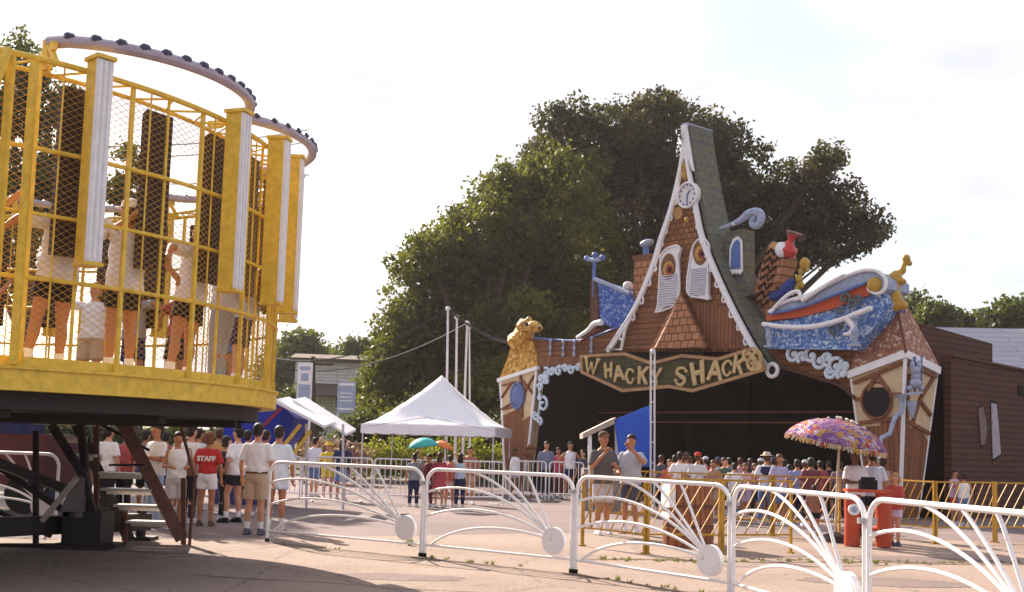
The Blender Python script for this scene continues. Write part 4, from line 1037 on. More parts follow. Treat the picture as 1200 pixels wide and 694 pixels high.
# lace barge boards
for cv, sg in ((Lc, 1), (Rc, -1)):
    b = MB(); vs = []; n = len(cv); fs = []
    for i, p in enumerate(cv):
        t = (cv[min(i+1,n-1)]-cv[max(i-1,0)]).normalized(); nn = Vector((-t.z*sg,0,t.x*sg))
        wd = .075+.07*min(1,i/(n*.4))
        for y in (-.22,-.12): vs += [yv(p,y)+nn*.02, yv(p,y)+nn*(.02+wd)]
    for i in range(n-1):
        a = 4*i; c = a+4; fs += [(a,c,c+1,a+1),(a+2,a+3,c+3,c+2),(a,a+2,c+2,c),(a+1,c+1,c+3,a+3)]
    fs += [(0,1,3,2),(4*n-4,4*n-2,4*n-1,4*n-3)]; b.add(vs, fs)
    bo_ = b.build('barge_board', WHITE, sh)
    # hanging loops, different sizes
    rn = random.Random(5+sg); k = 9; b = MB()
    while k < n-2:
        p = cv[k]; t = (cv[min(k+1,n-1)]-cv[k-1]).normalized(); nn = Vector((-t.z*sg,0,t.x*sg))
        S_ = rn.uniform(.7,1.0)*(.35+.65*k/n)
        c0 = yv(p,-.17)+nn*.11; dn = (t*.8+nn*.55).normalized()
        L = .34*S_; wdt = .10*S_; px_ = dn.cross(Vector((0,1,0)))
        lp = [c0+dn*L*(.5-.5*math.cos(q*2*PI/14))+px_*wdt*math.sin(q*2*PI/14)*(0.6+.6*(.5-.5*math.cos(q*2*PI/14))) for q in range(14)]
        b = MB(); b.tube(lp, .026*S_+.010, 6, closed=True, fdir=(0,1,0))
        b.ell(c0+dn*(L-.01), (.05*S_,.04,.05*S_), 8, 6); b.build('lace_loop', WHITE, bo_, True)
        k += 2
b = MB(); c = F(905,434,-.17); b.tube([c+Vector((.17*math.cos(q*2*PI/16),0,.17*math.sin(q*2*PI/16))) for q in range(16)], .055, 8, closed=True, fdir=(0,1,0)); b.build('ring_end', WHITE, sh, True)
b = MB(); L0 = FF([(742,364),(712,409),(728,410),(733,385)],-.2); b.tube(L0+[L0[0]], .05, 8, fdir=(0,1,0)); b.build('lace_foot', WHITE, sh, True)
# white triangular filler below the apex
plate('apex_board', [(803,150),(796,200),(801,186),(806,186),(811,200)], -.2, .12, WHITE, sh)
# clock, gold discs
def disc(name, px, py, rx, rz, d, th, m, par, n=28):
    c = F(px,py,d); b = MB(); b.prism([c+Vector((rx*math.cos(2*PI*i/n),0,rz*math.sin(2*PI*i/n))) for i in range(n)], (0,th,0)); return b.build(name, m, par)
ck = disc('clock_face', 805,228.5,.36,.38,-.24,.20, mat('clock_cream',(.72,.68,.68),.6,.15), sh)
b = MB(); c = F(805,228.5,-.26); b.tube([c+Vector((.36*math.cos(2*PI*i/28),0,.36*math.sin(2*PI*i/28))) for i in range(28)],.035,6,closed=True,fdir=(0,1,0)); b.build('clock_rim', WHITE, ck, True)
b = MB(); b.bar(c, c+Vector((0,0,-.26)), .03,.02); b.bar(c, c+Vector((.12,0,.14)), .035,.02)
for i in range(12): a=2*PI*i/12; q=c+Vector((.27*math.cos(a),.0,.29*math.sin(a))); b.box(q,(.03,.03,.05))
b.build('clock_hands', BLUEP, ck)
disc('gold_disc', 794,250,.17,.18,-.08,.08, mat('tan_wood',(.50,.28,.12),.6,.2), sh)
b = MB()
for (x,y,r_) in ((802,196,.13),(803,205,.10),(800,190,.08),(805,258,.07)): b.ell(F(x,y,-.1),(r_,.09,r_*1.3),10,8)
b.build('gold_ornament', GOLDP, sh, True)
# eyes: shuttered windows
for nm, fr, lo, cx, cy in (('left',[(774,301),(778,294),(784,290),(793,288),(797,291),(795,297),(794,303),(794.8,352),(768.5,366),(771,357)],[(773,323),(794,322),(794.6,351),(770,364),(772,355)],783,313),
                       ('right',[(810,296),(813,287),(818,281),(825,280),(830,286),(830,297),(829,344),(831,350.5),(823,349),(805,342)],[(808.5,315),(829,313),(828.4,343),(829,349),(806,341.5)],820.6,294.5)):
    e_ = plate('eye_window', fr, -.14, .12, WHITE, sh)
    disc('eye_socket', cx, cy, .27, .40, -.16, .03, mat('eye_brown',(.20,.08,.04),.6,.3), e_)
    disc('eye_ring', cx, cy+2, .20, .22, -.18, .03, GOLDP, e_)
    disc('iris', cx+1, cy+3, .13, .15, -.20, .03, mat('iris_red_brown',(.28,.04,.03),.4,.2), e_)
    disc('pupil', cx+1.5, cy+3, .055, .07, -.22, .03, BLACK, e_)
    b = MB(); q = FF(lo,-.165); zl = min(p.z for p in q); zh = max(p.z for p in q); xl = min(p.x for p in q); xh = max(p.x for p in q)
    n = 13
    for i in range(n):
        z = zl+.12+(zh-zl-.15)*i/(n-1); b.box(((xl+xh)/2+.06*(i/n-.5),-.165,z),(xh-xl-.16,.03,.032), Matrix.Rotation(R(-35),3,'X'))
    b.build('louvres', mat('louvre_grey',(.60,.60,.70),.6,.15), e_)
    b = MB(); b.tube(smooth_path(FF(fr+[fr[0]],-.16),3),.03,6,fdir=(0,1,0)); b.build('window_frame', WHITE, e_, True)
# side dormer with arched blue window on the right slope
b = MB(); q = [(851,272),(870,268),(870,318),(880,345),(862,352),(848,316)]; dq = FF(q,.35); b.prism(dq,(0,.55,0)); b.build('side_dormer', ROOFG, sh)
dw = plate('dormer_window', [(854,318),(855,290),(859,280),(864,277),(868,281),(869,318)], .28, .07, WHITE, sh)
plate('pane', [(856,315),(857,291),(860.5,283),(864,280.5),(866.5,284),(867,315)], .25, .03, BLUEP, dw)
b = MB()
for x in (855,859,863,867): b.ell(F(x,319,.24),(.055,.05,.075),8,6)
b.build('scalloped_sill', WHITE, dw, True)
# horn with curl
b = MB(); c = F(885,258.5,.3); sp_ = spiral(c.x,c.z,.30,1.35,PI*1.0,c.y,-1)
tip = F(842,268,.1); pth = smooth_path([tip, F(855,264,.15), F(868,258,.25), F(876,252,.3), sp_[3], sp_[6], sp_[9], sp_[13], sp_[17], sp_[21], sp_[26]],4)
b.tube(pth, [.02+.11*min(1,i/12)*(1-.5*max(0,i-18)/(len(pth)-18)) for i in range(len(pth))], 8, fdir=(0,1,0)); b.build('curled_horn', LBLUE, sh, True)
b = MB(); q = smooth_path([F(860,263,.2),F(868,256,.28),F(874,252,.3)],4); b.tube([p+Vector((0,-.05,-.02)) for p in q], .05, 6, fdir=(0,1,0)); b.build('horn_stripe', WHITE, sh, True)
# left chimney with blue cowl
b = MB(); b.prism(FF([(743,303),(763,300),(763,352),(742,352)],.25),(0,.6,0)); b.build('chimney', SHINGL, sh)
b = MB(); b.prism(FF([(741,305),(765,301),(765,297),(741,300)],.2),(0,.7,0)); b.build('chimney_cap', WOOD, sh)
pipe('cowl_stem', [(758,300),(757,292),(758,286)], .09, .4, BLUEP, sh, 3)
b = MB(); c = F(758,285,.4); b.ell(c,(.24,.2,.10),14,8,Matrix.Rotation(R(-15),3,'Y')); b.build('cowl', LBLUE, sh, True)
# crooked right chimney with jug
ch = plate('bent_chimney', [(884,342),(890,318),(901,287),(914,285),(919,304),(911,330),(906,352),(900,369),(893,366)], .5, .6, SHINGL, sh)
b = MB()
for i in range(7):
    y = 292+i*10; xo = 905-i*2.2; pl_ = FF([(xo-8,y+6),(xo,y-1),(xo+1,y+7),(xo+9,y)],.47); b.tube(pl_,.035,5,fdir=(0,1,0))
b.build('chimney_zigzag', mat('black_brown',(.05,.02,.015),.7), ch)
b = MB(); c = F(923,293,.6); d_ = (F(928.5,276,.6)-c); b.tube([c-d_*.5,c-d_*.38,c,c+d_*.35,c+d_*.6,c+d_*.95,c+d_*1.05],[.06,.20,.27,.16,.085,.12,.19],14)
jg = b.build('jug', mat('jug_red',(.55,.05,.05),.4,.2), sh, True)
b = MB(); b.ell(c+Vector((-.10,-.12,.0)),(.19,.19,.22),12,8); b.build('jug_white_patch', WHITE, jg, True)  # white part of the red and white jug
b = MB(); t0 = F(930.5,274,.6); b.tube([t0, t0+Vector((.02,0,.05))],.22,14,fdir=(1,0,0)); b.build('jug_lid', mat('cap_brown',(.25,.12,.08),.6), jg, True)
plate('chimney_lip', [(900,289),(905,283),(917,288),(914,296)], .45, .7, mat('tan_wood',(.50,.28,.12),.6,.2), sh)
# left plank beam with balusters
bl = plate('left_beam', [(626,396),(650,397.5),(676,399),(700,393),(722,384),(745,384),(745,412),(722,414),(680,418),(626,418)], .05, .3, WOOD, sh)
plate('left_beam_lower', [(627,417.5),(682,418.5),(686,427),(628,430)], .0, .3, WOODV, sh)
pipe('left_rail', [(626,396),(650,398),(676,399),(700,393),(722,384)], .03, 0, BLUEP, sh)
for x, y in ((645,407),(660,408),(673,408),(693,404)):
    b = MB(); c = F(x,y,-.03)
    for k,(dz,r_) in enumerate(((-.22,.06),(-.11,.03),(0,.065),(.11,.03),(.22,.06))): b.ell(c+Vector((0,0,dz)),(r_,r_*.8,.07),8,6)
    b.build('baluster', LBLUE, sh, True)
# left boat
lb2 = plate('left_boat_hull', [(699,329),(716,335),(738,344),(748,362),(740,376),(722,386),(704,378),(700,352)], .15, .6, SCALED, sh)
pipe('left_boat_rim', [(697,327),(714,334),(738,344)], .07, .12, LBLUE, sh)
pipe('boat_mast', [(696,348),(696,322),(697,303)], .06, .15, BLUEP, sh, 3)
pipe('mast_cross', [(688,303),(697,305),(706,302)], .07, .15, LBLUE, sh, 3)
b = MB()
for x,y in ((688,303),(706,302),(697,299)): b.ell(F(x,y,.15),.1,8,6)
b.build('mast_knob', BLUEP, sh, True)
plate('boat_stern_post', [(692,330),(698,326),(701,352),(700,392),(692,392)], .1, .4, mat('dark_wood',(.10,.04,.025),.7), sh)
b = MB(); b.ell(F(736,336,.3),.17,12,8); b.build('cannon_ball', SILV, sh, True)
pipe('white_oar', [(676,396),(688,388),(696,380),(705,378)], (.05,.10), -.1, WHITE, sh)
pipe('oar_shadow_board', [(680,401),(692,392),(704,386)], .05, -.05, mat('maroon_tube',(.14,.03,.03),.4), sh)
# right beam
plate('right_beam', [(893,408),(1004,408),(1004,468),(985,451),(955,441),(925,432),(905,427)], .1, .3, WOOD, sh)
pipe('right_beam_edge', [(903,428),(925,433),(955,442),(985,452),(1003,468)], .05, .05, mat('dark_wood',(.10,.04,.025),.7), sh)
# right boat
plate('boat_hull', [(896,378),(930,374),(975,362),(1018,344),(1034,340),(1040,356),(1030,376),(1014,396),(1004,410),(899,408.5)], -.25, .9, SCALE, sh)
plate('boat_red_band', [(897.6,370),(940,359),(980,344),(1014,331),(1019,345),(975,362),(935,372),(898,376)], -.33, 1.0, ORANGER, sh)
plate('boat_gunwale', [(901,366),(915,356),(935,349),(960,340),(984,327),(1004,319),(1015,317),(1028,319),(1037,328),(1037,338),(1030,343),(1030,334),(1024,327),(1015,331),(980,344),(940,359),(915,366)], -.40, 1.1, LBLUE, sh)
pipe('gunwale_edge', [(901,366),(920,354),(950,344),(984,327),(1004,319),(1016,316.5),(1029,318.5),(1038,328),(1036,340),(1027,344),(1018,339),(1019,330)], .045, -.44, WHITE, sh)
pipe('gunwale_lower_edge', [(901,368),(940,360),(980,345),(1014,332)], .035, -.46, BLUEP, sh)
b = MB(); b.ell(F(1025,334,-.4),(.20,.16,.20),12,8); b.build('gold_boss', GOLDP, sh, True)
pipe('small_curl', [(903,366),(918,350),(928,343),(936,342),(937,349),(931,351)], .05, -.5, WHITE, sh)
pipe('crest_curl', [(940,352),(965,336),(985,324),(990,322)], (.07,.02), -.5, WHITE, sh)
pipe('boat_rail', [(894,380),(920,383),(951,383),(982,376),(1005,367),(1021,361)], .065, -.55, WHITE, sh)
for x,y0,y1 in ((901.5,382,407),(1002,371,406)):
    b = MB(); a = F(x,y0,-.5); c = F(x,y1,-.5); b.tube([a.lerp(c,t) for t in (0,.08,.1,.35,.5,.65,.9,.92,1)],[.13,.13,.07,.07,.11,.07,.07,.14,.14],10); b.build('baluster', LBLUE, sh, True)
b = MB(); rn = random.Random(2)
for (x,y,r_) in ((990,350,.16),(998,357,.14),(1005,352,.12),(985,365,.12),(975,388,.14),(984,380,.1)): q = F(x,y,-.45); b = MB(); b.tube(spiral(q.x,q.z,r_,1.2,rn.uniform(0,6),q.y,1,12),.04,5,fdir=(0,1,0)); b.build('iron_scroll', mat('slate_scroll',(.10,.14,.16),.5,.4), sh, True)
pipe('white_gargoyle', [(992,372),(1000,382),(997,390),(989,392)], (.10,.04), -.52, WHITE, sh)
# filigree under the boat
b = MB(); wh = mat('filigree_blue_white',(.60,.68,.80),.5,.15)
for (x,y,r_,a0,dr) in ((930,416,.22,2,1),(941,419,.18,4,-1),(951,417,.24,1,1),(961,424,.20,3,1),(970,420,.20,5,-1),(979,430,.24,1,1),(987,438,.16,4,-1),(972,436,.18,0,-1),(990,428,.15,2,1)):
    q = F(x,y,-.1); b.tube(spiral(q.x,q.z,r_,1.1,a0,q.y,dr,14),.055,6,fdir=(0,1,0)); b.ell(F(x,y,-.1),(.07,.06,.07),8,6)
b.build('filigree', wh, sh, True)
# filigree arch at left
b = MB()
for (x,y,r_,a0,dr) in ((678,431,.14,0,1),(670,433,.16,2,1),(662,432,.14,3,-1),(655,435,.18,1,1),(647,434,.14,4,1),(640,437,.18,2,-1),(634,444,.18,5,1),(641,446,.14,1,1),(633,454,.14,3,-1),(639,447,.10,0,1),(633,466,.10,1,1),(636,474,.26,1.5,-1),(629,488,.16,2,1),(632,493,.14,5,1)):
    q = F(x,y,-.05); b.tube(spiral(q.x,q.z,r_,1.1,a0,q.y,dr,12),.05,6,fdir=(0,1,0))
b.tube(smooth_path(FF([(680,430),(655,431),(640,437),(632,450),(633,470),(630,492)],-.03),4),.035,6,fdir=(0,1,0))
b.build('filigree', wh, sh, True)
# dark blue bird and gold lamp behind the boat
b = MB(); q = smooth_path(FF([(904,348),(914,346),(922,340),(926,332),(930,328)],.4),4); b.tube(q,list(np.linspace(.12,.2,9))+list(np.linspace(.2,.05,len(q)-9)),8); b.build('blue_bird', mat('navy_paint',(.02,.04,.2),.4,.3), sh, True)
b = MB()
for (x,y,r_) in ((943,309,.14),(939,318,.08),(936,327,.10),(939,334,.08),(934,339,.09),(946,316,.06)): b.ell(F(x,y,.5),(r_,r_,r_*1.2),10,8)
b.tube(FF([(936,345),(936,328),(942,312)],.5),.05,6); b.build('gold_lamp', GOLDP, sh, True)
# dark ride hall behind the facade
xl = F(612,500).x; xr = -.15; D = 8.5; zt_ = 4.15; zr_ = 3.66; xq = .8
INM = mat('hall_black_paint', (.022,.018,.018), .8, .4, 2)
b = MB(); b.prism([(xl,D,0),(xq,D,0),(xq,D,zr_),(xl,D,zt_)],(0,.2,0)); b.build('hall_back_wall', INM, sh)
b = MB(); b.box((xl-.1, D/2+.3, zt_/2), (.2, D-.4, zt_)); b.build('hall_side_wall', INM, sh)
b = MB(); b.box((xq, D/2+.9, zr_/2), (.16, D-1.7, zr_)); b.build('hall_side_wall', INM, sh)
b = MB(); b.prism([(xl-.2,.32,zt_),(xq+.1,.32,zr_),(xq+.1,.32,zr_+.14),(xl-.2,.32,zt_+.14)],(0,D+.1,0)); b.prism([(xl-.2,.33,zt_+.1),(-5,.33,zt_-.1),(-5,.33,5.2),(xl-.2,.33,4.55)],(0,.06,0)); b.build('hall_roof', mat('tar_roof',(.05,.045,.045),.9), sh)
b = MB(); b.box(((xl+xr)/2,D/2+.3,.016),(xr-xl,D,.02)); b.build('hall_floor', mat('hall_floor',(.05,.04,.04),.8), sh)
for py in (483, 495):
    b = MB(); a = F(700,py,3.0); c = F(1040,py+6,3.0); z = F(860,py,3.0).z; b.bar((a.x,3.0,z),(min(c.x,1.6),3.0,z),.05); b.build('hall_beam', mat('hall_red_beam',(.22,.07,.05),.6), sh)
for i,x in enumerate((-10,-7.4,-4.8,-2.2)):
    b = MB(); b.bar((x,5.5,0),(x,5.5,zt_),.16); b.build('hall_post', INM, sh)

# ---------------------------------------------------------------- lettered sign
sg = empty('lettered_sign', SM @ Vector((F(790,440).x, -.35, 0)), SA, 'long crooked wooden sign with cream letters reading WHACKY SHACK over the opening', 'sign')
SX = F(790,440).x
def G(px, py, d=0): p = F(px, py, -.35+d); return Vector((p.x-SX, p.y+.35, p.z))
OUT = [(682,418),(700,416.5),(732,415),(764,426),(800,417),(842,421),(862,415),(882,409),(889,412),(896,433),(812,458),(784,453),(730,458),(682,436)]
SGM = brickmat('sign_green_brown_boards', (.075,.07,.025),(.045,.045,.02),(.12,.10,.05), 3.0,.13,'xz',.012,noise=.8,dirt=(.03,.02,.015))
b = MB(); b.prism([G(x,y,0) for x,y in OUT],(0,.1,0)); b.build('board', SGM, sg)
b = MB()
for i in range(len(OUT)): 
    a = G(*OUT[i],-.03); c = G(*OUT[(i+1)%len(OUT)],-.03); b.bar(a, c, .09, .08, up=(0,1,0)); b.ell(a,.05,8,6)
b.build('border', mat('sign_tan_border',(.42,.24,.12),.6,.25), sg)
CRM = mat('sign_cream_letters',(.58,.41,.20),.6,.2,12)
LET = [('W',693,429,19,-8),('H',713,434,17,4),('A',725,437,18,8),('C',738,441,17,6),('K',753.5,440,20,-4),('Y',769,442,19,4),
       ('S',798,441,21,-6),('H',818,437,26,10),('A',838,434,23,-4),('C',852,431.5,18,-8),('K',866,428,20,-12)]
ST = {'W': [[(0,1),(.25,0),(.5,.75)],[(.5,.75),(.75,0),(1,1)]], 'H': [[(.08,0),(.1,1)],[(.85,0),(.9,1)],[(.1,.5),(.88,.52)]], 'A': [[(0,0),(.48,1)],[(.5,1),(1,0)],[(.2,.34),(.8,.34)]],
 'C': [[(.95,.80),(.72,.98),(.35,.95),(.06,.62),(.08,.3),(.38,.03),(.75,.03),(.98,.22)]], 'K': [[(.08,0),(.1,1)],[(.9,1),(.14,.45)],[(.35,.58),(.98,0)]], 'Y': [[(0,1),(.48,.48)],[(1,1),(.48,.48),(.46,0)]],
 'S': [[(.95,.82),(.65,1.0),(.2,.92),(.1,.68),(.4,.52),(.82,.40),(.92,.18),(.6,0),(.2,.02),(0,.22)]]}
for ch_, px, py, hp, rot in LET:
    hh = abs(G(px,py-hp/2).z-G(px,py+hp/2).z)*.94; ww = hh*{'W':1.05,'S':.80,'A':.85,'H':.72}.get(ch_,.76)
    c = G(px,py,-.07); Rm = Matrix.Rotation(R(rot),3,'Z'); b = MB()
    def LP(u, v):
        q = Rm @ Vector(((u-.5)*ww*(.88+.24*v if ch_ not in 'A' else 1), (v-.5)*hh, 0)); return Vector((c.x+q.x, c.y, c.z+q.y))
    for stt in ST[ch_]:
        q = [LP(*p) for p in stt]
        if len(q) > 3: q = smooth_path(q, 4)
        n = len(q); r_ = hh*.095
        rs = [r_*(1.0+.35*abs(2*i/(n-1)-1) if n < 4 else 1.45-.75*abs(2*i/(n-1)-1)) for i in range(n)]
        b.tube(q, rs, 8, fdir=(0,1,0), flat=.55)
        for e in (stt[0], stt[-1]):
            if ch_ in 'SC': b.ell(LP(*e), (r_*1.25,.05,r_*1.25), 8, 6)
            elif e[1] in (0,1) and not (ch_ == 'A' and e[1] == 1): a_ = LP(e[0]-.14,e[1]); d_ = LP(e[0]+.14,e[1]); b.tube([a_,d_],[r_*.7,r_*.7],6,fdir=(0,1,0),flat=.7)
    b.build('letter', CRM, sg, True)
b = MB()
for (x,y,r_,a0,dr) in ((882,424,.33,1.5,-1),(886,418,.22,4,1),(877,417,.18,2,1),(887,428,.16,0,-1)):
    q = G(x,y,-.06); b.tube(spiral(q.x,q.z,r_,1.2,a0,q.y,dr,16),.055,6,fdir=(0,1,0))
b.build('scroll_flourish', CRM, sg, True)

# ---------------------------------------------------------------- towers
def gold_beast(par):
    m = MB(); c = F(618,386,.0)
    def e(px,py,rx,ry,rz,d=0): m.ell(F(px,py,d),(rx*.88,ry*.88,rz*.88),12,9)
    e(612,392,.38,.34,.36); e(616,383,.40,.36,.30); e(626,383,.30,.30,.24,-.05); e(631,385,.16,.2,.14,-.08); e(607,400,.34,.32,.22); e(612,377,.10,.14,.16); e(620,375,.10,.14,.16); e(603,396,.22,.26,.22)
    m.tube(FF([(604,403),(612,396),(618,388)],0),[.38,.34,.3],10)
    me = remesh(m,.045,3); me.materials.clear(); me.materials.append(GOLD); o = bpy.data.objects.new('gold_beast_head', me); COL.objects.link(o); o.parent = par
    b = MB(); b.ell(F(617,380,-.32),(.07,.05,.07),8,6); b.ell(F(632,384,-.22),(.05,.05,.04),8,6); b.build('beast_eye', BLACK, o, True)
tl_ = empty('left_tower', SO, SA, 'slim half timbered cutout tower with golden pebble roof and beast head at the left end', 'tower')
b = MB(); b.prism([F(586,446),F(629,432),F(626,465),F(620,520),F(612,578),F(594,578),F(590,530),F(587,470)],(0,.35,0)); b.build('body', CREAM, tl_)
b = MB(); b.prism(FF([(589.5,487),(608,479),(611,493),(624,486),(619,530),(611.5,578),(594.6,578),(591,530)],-.03),(0,.03,0)); b.build('plank_skirt', WOODV, tl_)
for pts in (((586,446),(588,470),(590.5,530),(594,578)),((629,432),(626,465),(620,520),(612,578))):
    b = MB(); b.tube(FF(pts,-.02),.055,6); b.build('corner_trim', WHITE, tl_, True)
b = MB(); b.bar(F(584,446,-.06),F(631,431,-.06),.14,.12); b.build('eave_board', WHITE, tl_)
b = MB()
for pts in (((589,452),(604,448)),((604,470),(588,480)),((609,470),(626,440)),((610,440),(612,490)),((612,446),(625,462)),((600,448),(588,466)),((590,480),(612,474))): b.bar(F(*pts[0],-.04),F(*pts[1],-.04),.09,.05)
b.build('timbers', mat('timber_brown',(.22,.08,.04),.7,.3), tl_)
ov = MB(); c = F(606,464,-.1); ov.ell(c,(.26,.09,.36),16,10); ov.tube([c+Vector((.30*math.cos(q*PI/8),0,.42*math.sin(q*PI/8))) for q in range(16)],.06,6,closed=True,fdir=(0,1,0)); ov.build('blue_oval', mat('oval_blue',(.13,.18,.42),.4,.5,30), tl_, True)
b = MB(); b.prism(FF([(584,446),(593,424),(600,402),(624,399),(627,415),(631,431)],-.05),(0,.6,0)); b.build('gold_roof', GOLD, tl_)
gold_beast(tl_)

TS, TZ = 1.5, 3.72
TC = Vector((.75,.75))
rt_ = empty('right_tower', SM @ Vector((.75,.75,0)), SA, 'flared half timbered corner tower with round black hole, pebbled roof and gold finial', 'tower')
zc = {(-1,-1): 3.56, (1,-1): 4.02, (1,1): 3.72, (-1,1): 3.6}
def kz(z): return .54+.46*min(z/3.7, 1.15)
def T(face, s, z, out=0.0):
    k = kz(z)*.75; u = (s*2-1)*k
    return Vector((u, -k-out, z)) if face == 'f' else Vector((k+out, u, z))
def ez(face, s): return zc[(-1,-1)]*(1-s)+zc[(1,-1)]*s if face == 'f' else zc[(1,-1)]*(1-s)+zc[(1,1)]*s
b = MB(); bot = [Vector((x*kz(0)*.75,y*kz(0)*.75,0)) for x,y in ((-1,-1),(1,-1),(1,1),(-1,1))]; tp_ = [Vector((x*kz(zc[(x,y)])*.75,y*kz(zc[(x,y)])*.75,zc[(x,y)])) for x,y in ((-1,-1),(1,-1),(1,1),(-1,1))]
b.add(bot+tp_, [(0,1,5,4),(1,2,6,5),(2,3,7,6),(3,0,4,7),(3,2,1,0),(4,5,6,7)]); b.build('body', CREAM, rt_)
def panel(face, sz, out, th, m, name, par=None):
    b = MB(); a = [T(face,s,z,out) for s,z in sz]; ex = Vector((0,th,0)) if face == 'f' else Vector((-th,0,0)); b.prism(a, ex); return b.build(name, m, par or rt_)
panel('f', [(.02,0.03),(.98,.03),(.98,2.35),(.62,2.45),(.5,2.25),(.02,2.2)], .02, .04, WOODV, 'plank_skirt')
WOODY = brickmat('brown_upright_planks_side', (.27,.10,.045), (.18,.065,.03), (.05,.02,.012), 3.0, .13, 'zy', .010)
panel('s', [(.02,.03),(.98,.03),(.98,1.9),(.6,2.3),(.3,2.2),(.02,2.35)], .02, .04, WOODY, 'plank_skirt')
TIM = mat('timber_brown',(.22,.08,.04),.7,.3)
b = MB()
for (s0,z0,s1,z1) in ((.05,3.3,.97,3.75),(.5,3.5,.32,3.1),(.5,3.5,.72,3.1),(.02,2.3,.98,2.45),(.8,3.0,.98,3.0),(.04,2.9,.2,2.9)): b.bar(T('f',s0,z0,.03),T('f',s1,z1,.03),.09,.06,up=(0,1,0))
for (s0,z0,s1,z1) in ((.03,3.75,.97,3.5),(.1,3.5,.1,2.4),(.9,3.5,.5,2.9),(.5,2.9,.95,2.55),(.5,2.9,.3,2.3),(.02,2.4,.98,2.1),(.3,3.6,.6,3.0)): b.bar(T('s',s0,z0,.03),T('s',s1,z1,.03),.09,.06,up=(1,0,0))
b.build('timbers', TIM, rt_)
c = T('f',.47,2.86,.03); b = MB(); b.prism([c+Vector((.40*math.cos(i*2*PI/32),0,.43*math.sin(i*2*PI/32))) for i in range(32)],(0,.06,0)); hl = b.build('round_hole', BLACK, rt_)
b = MB(); b.tube([c+Vector((.41*math.cos(i*2*PI/32),0,.44*math.sin(i*2*PI/32))) for i in range(32)],.035,6,closed=True,fdir=(0,1,0)); b.build('hole_rim', TIM, hl, True)
for x, y in ((-1,-1),(1,-1),(1,1)):
    b = MB(); z = zc[(x,y)]; b.tube([Vector((x*kz(0)*.76,y*kz(0)*.76,0)),Vector((x*kz(z)*.76,y*kz(z)*.76,z))],.05 if x*y < 0 and x > 0 else .03,8); b.build('corner_trim', WHITE, rt_, True)
for face in ('f','s'):
    b = MB(); b.bar(T(face,-.04,ez(face,0)-.06,.06),T(face,1.02,ez(face,1)-.06,.06),.06,.18); b.build('eave_board', WHITE, rt_)
# roof
e8 = 1.10*.75*1.02; tt = .17
b = MB(); lo8 = [Vector((x*(kz(zc[(x,y)])*.75+.07),y*(kz(zc[(x,y)])*.75+.07),zc[(x,y)]-.02)) for x,y in ((-1,-1),(1,-1),(1,1),(-1,1))]
hi8 = [Vector((x*tt-.05,y*tt,5.52+.05*x)) for x,y in ((-1,-1),(1,-1),(1,1),(-1,1))]
b.add(lo8+hi8, [(0,1,5,4),(1,2,6,5),(2,3,7,6),(3,0,4,7),(3,2,1,0),(4,5,6,7)]); b.build('pebbled_roof', PEB, rt_)
b = MB(); b.tube([lo8[1],hi8[1]],.03,6); b.build('hip_ridge', mat('maroon_tube',(.14,.03,.03),.4), rt_, True)
# gold finial figure
def TW(px, py, Y=26.95): return (SM @ Matrix.Translation((.75,.75,0))).inverted() @ at(px, py, Y)
m = MB()
for (x,y,rx,rz) in ((1048,352,.17,.26),(1046,338,.13,.2),(1050,325,.12,.16),(1043,358,.16,.12),(1056,358,.14,.12),(1053,330,.16,.08),(1058,316,.07,.12),(1041,328,.07,.12),(1062,303,.085,.10),(1066,309,.06,.06)): m.ell(TW(x,y),(rx*1.25,rx*1.25,rz*1.1),10,8)
m.tube([TW(1050,328),TW(1056,318),TW(1061,305)],[.10,.07,.06],8); m.tube([TW(1048,330),TW(1043,322),TW(1042,330)],[.07,.05,.05],8); m.tube([TW(1048,362),TW(1048,345),TW(1050,325)],.12,10)
me = remesh(m,.03,2); me.materials.clear(); me.materials.append(GOLDP); o = bpy.data.objects.new('gold_finial', me); COL.objects.link(o); o.parent = rt_
# zig-zag pipe with funnel, bracket with bottles
def TP(pts, Y=26.2): return [TW(x,y,Y) for x,y in pts]
b = MB(); b.tube(TP([(1031,545),(1031,522),(1033,513),(1043,508),(1046,497),(1049,489),(1056,483),(1057,470)],26.3),.055,8)
pz = b.build('zigzag_pipe', LBLUE, rt_, True)
b = MB(); b.tube(TP([(1057,472),(1056.5,466),(1056,462)],26.3),[.05,.10,.17],12); b.build('funnel', LBLUE, pz, True)
b = MB(); a,c = TP([(1062,462),(1080,460)],26.3); b.bar(a,c,.12,.06); a,c = TP([(1068,470),(1069,490)],26.3); b.tube([a,a.lerp(c,.5),c],[.14,.09,.03],8); b.build('bracket', LBLUE, rt_, True)
b = MB()
for (x,y,r_,h_) in ((1073,449,.14,.13),(1073,441,.10,.10),(1073,434,.12,.10),(1069,428,.06,.12),(1077,428,.06,.12),(1066,455,.07,.07),(1080,455,.07,.07)): b.ell(TW(x,y,26.45),(r_,r_,h_),10,8)
b.build('bottles', mat('bottle_glaze',(.38,.40,.55),.25,.4,20), rt_, True)
b = MB(); b.bar(TW(1072,418,26.5),TW(1072,460,26.5),.04); b.bar(TW(1080,416,26.5),TW(1080,455,26.5),.03); b.build('bottle_stand', BLUEP, rt_)

# ---------------------------------------------------------------- side wing of dark red clapboard
wg = empty('clapboard_wing', SM @ Vector((1.7,1.2,0)), SA, 'long dark red clapboard side wing with crooked narrow windows running back at right', 'building')
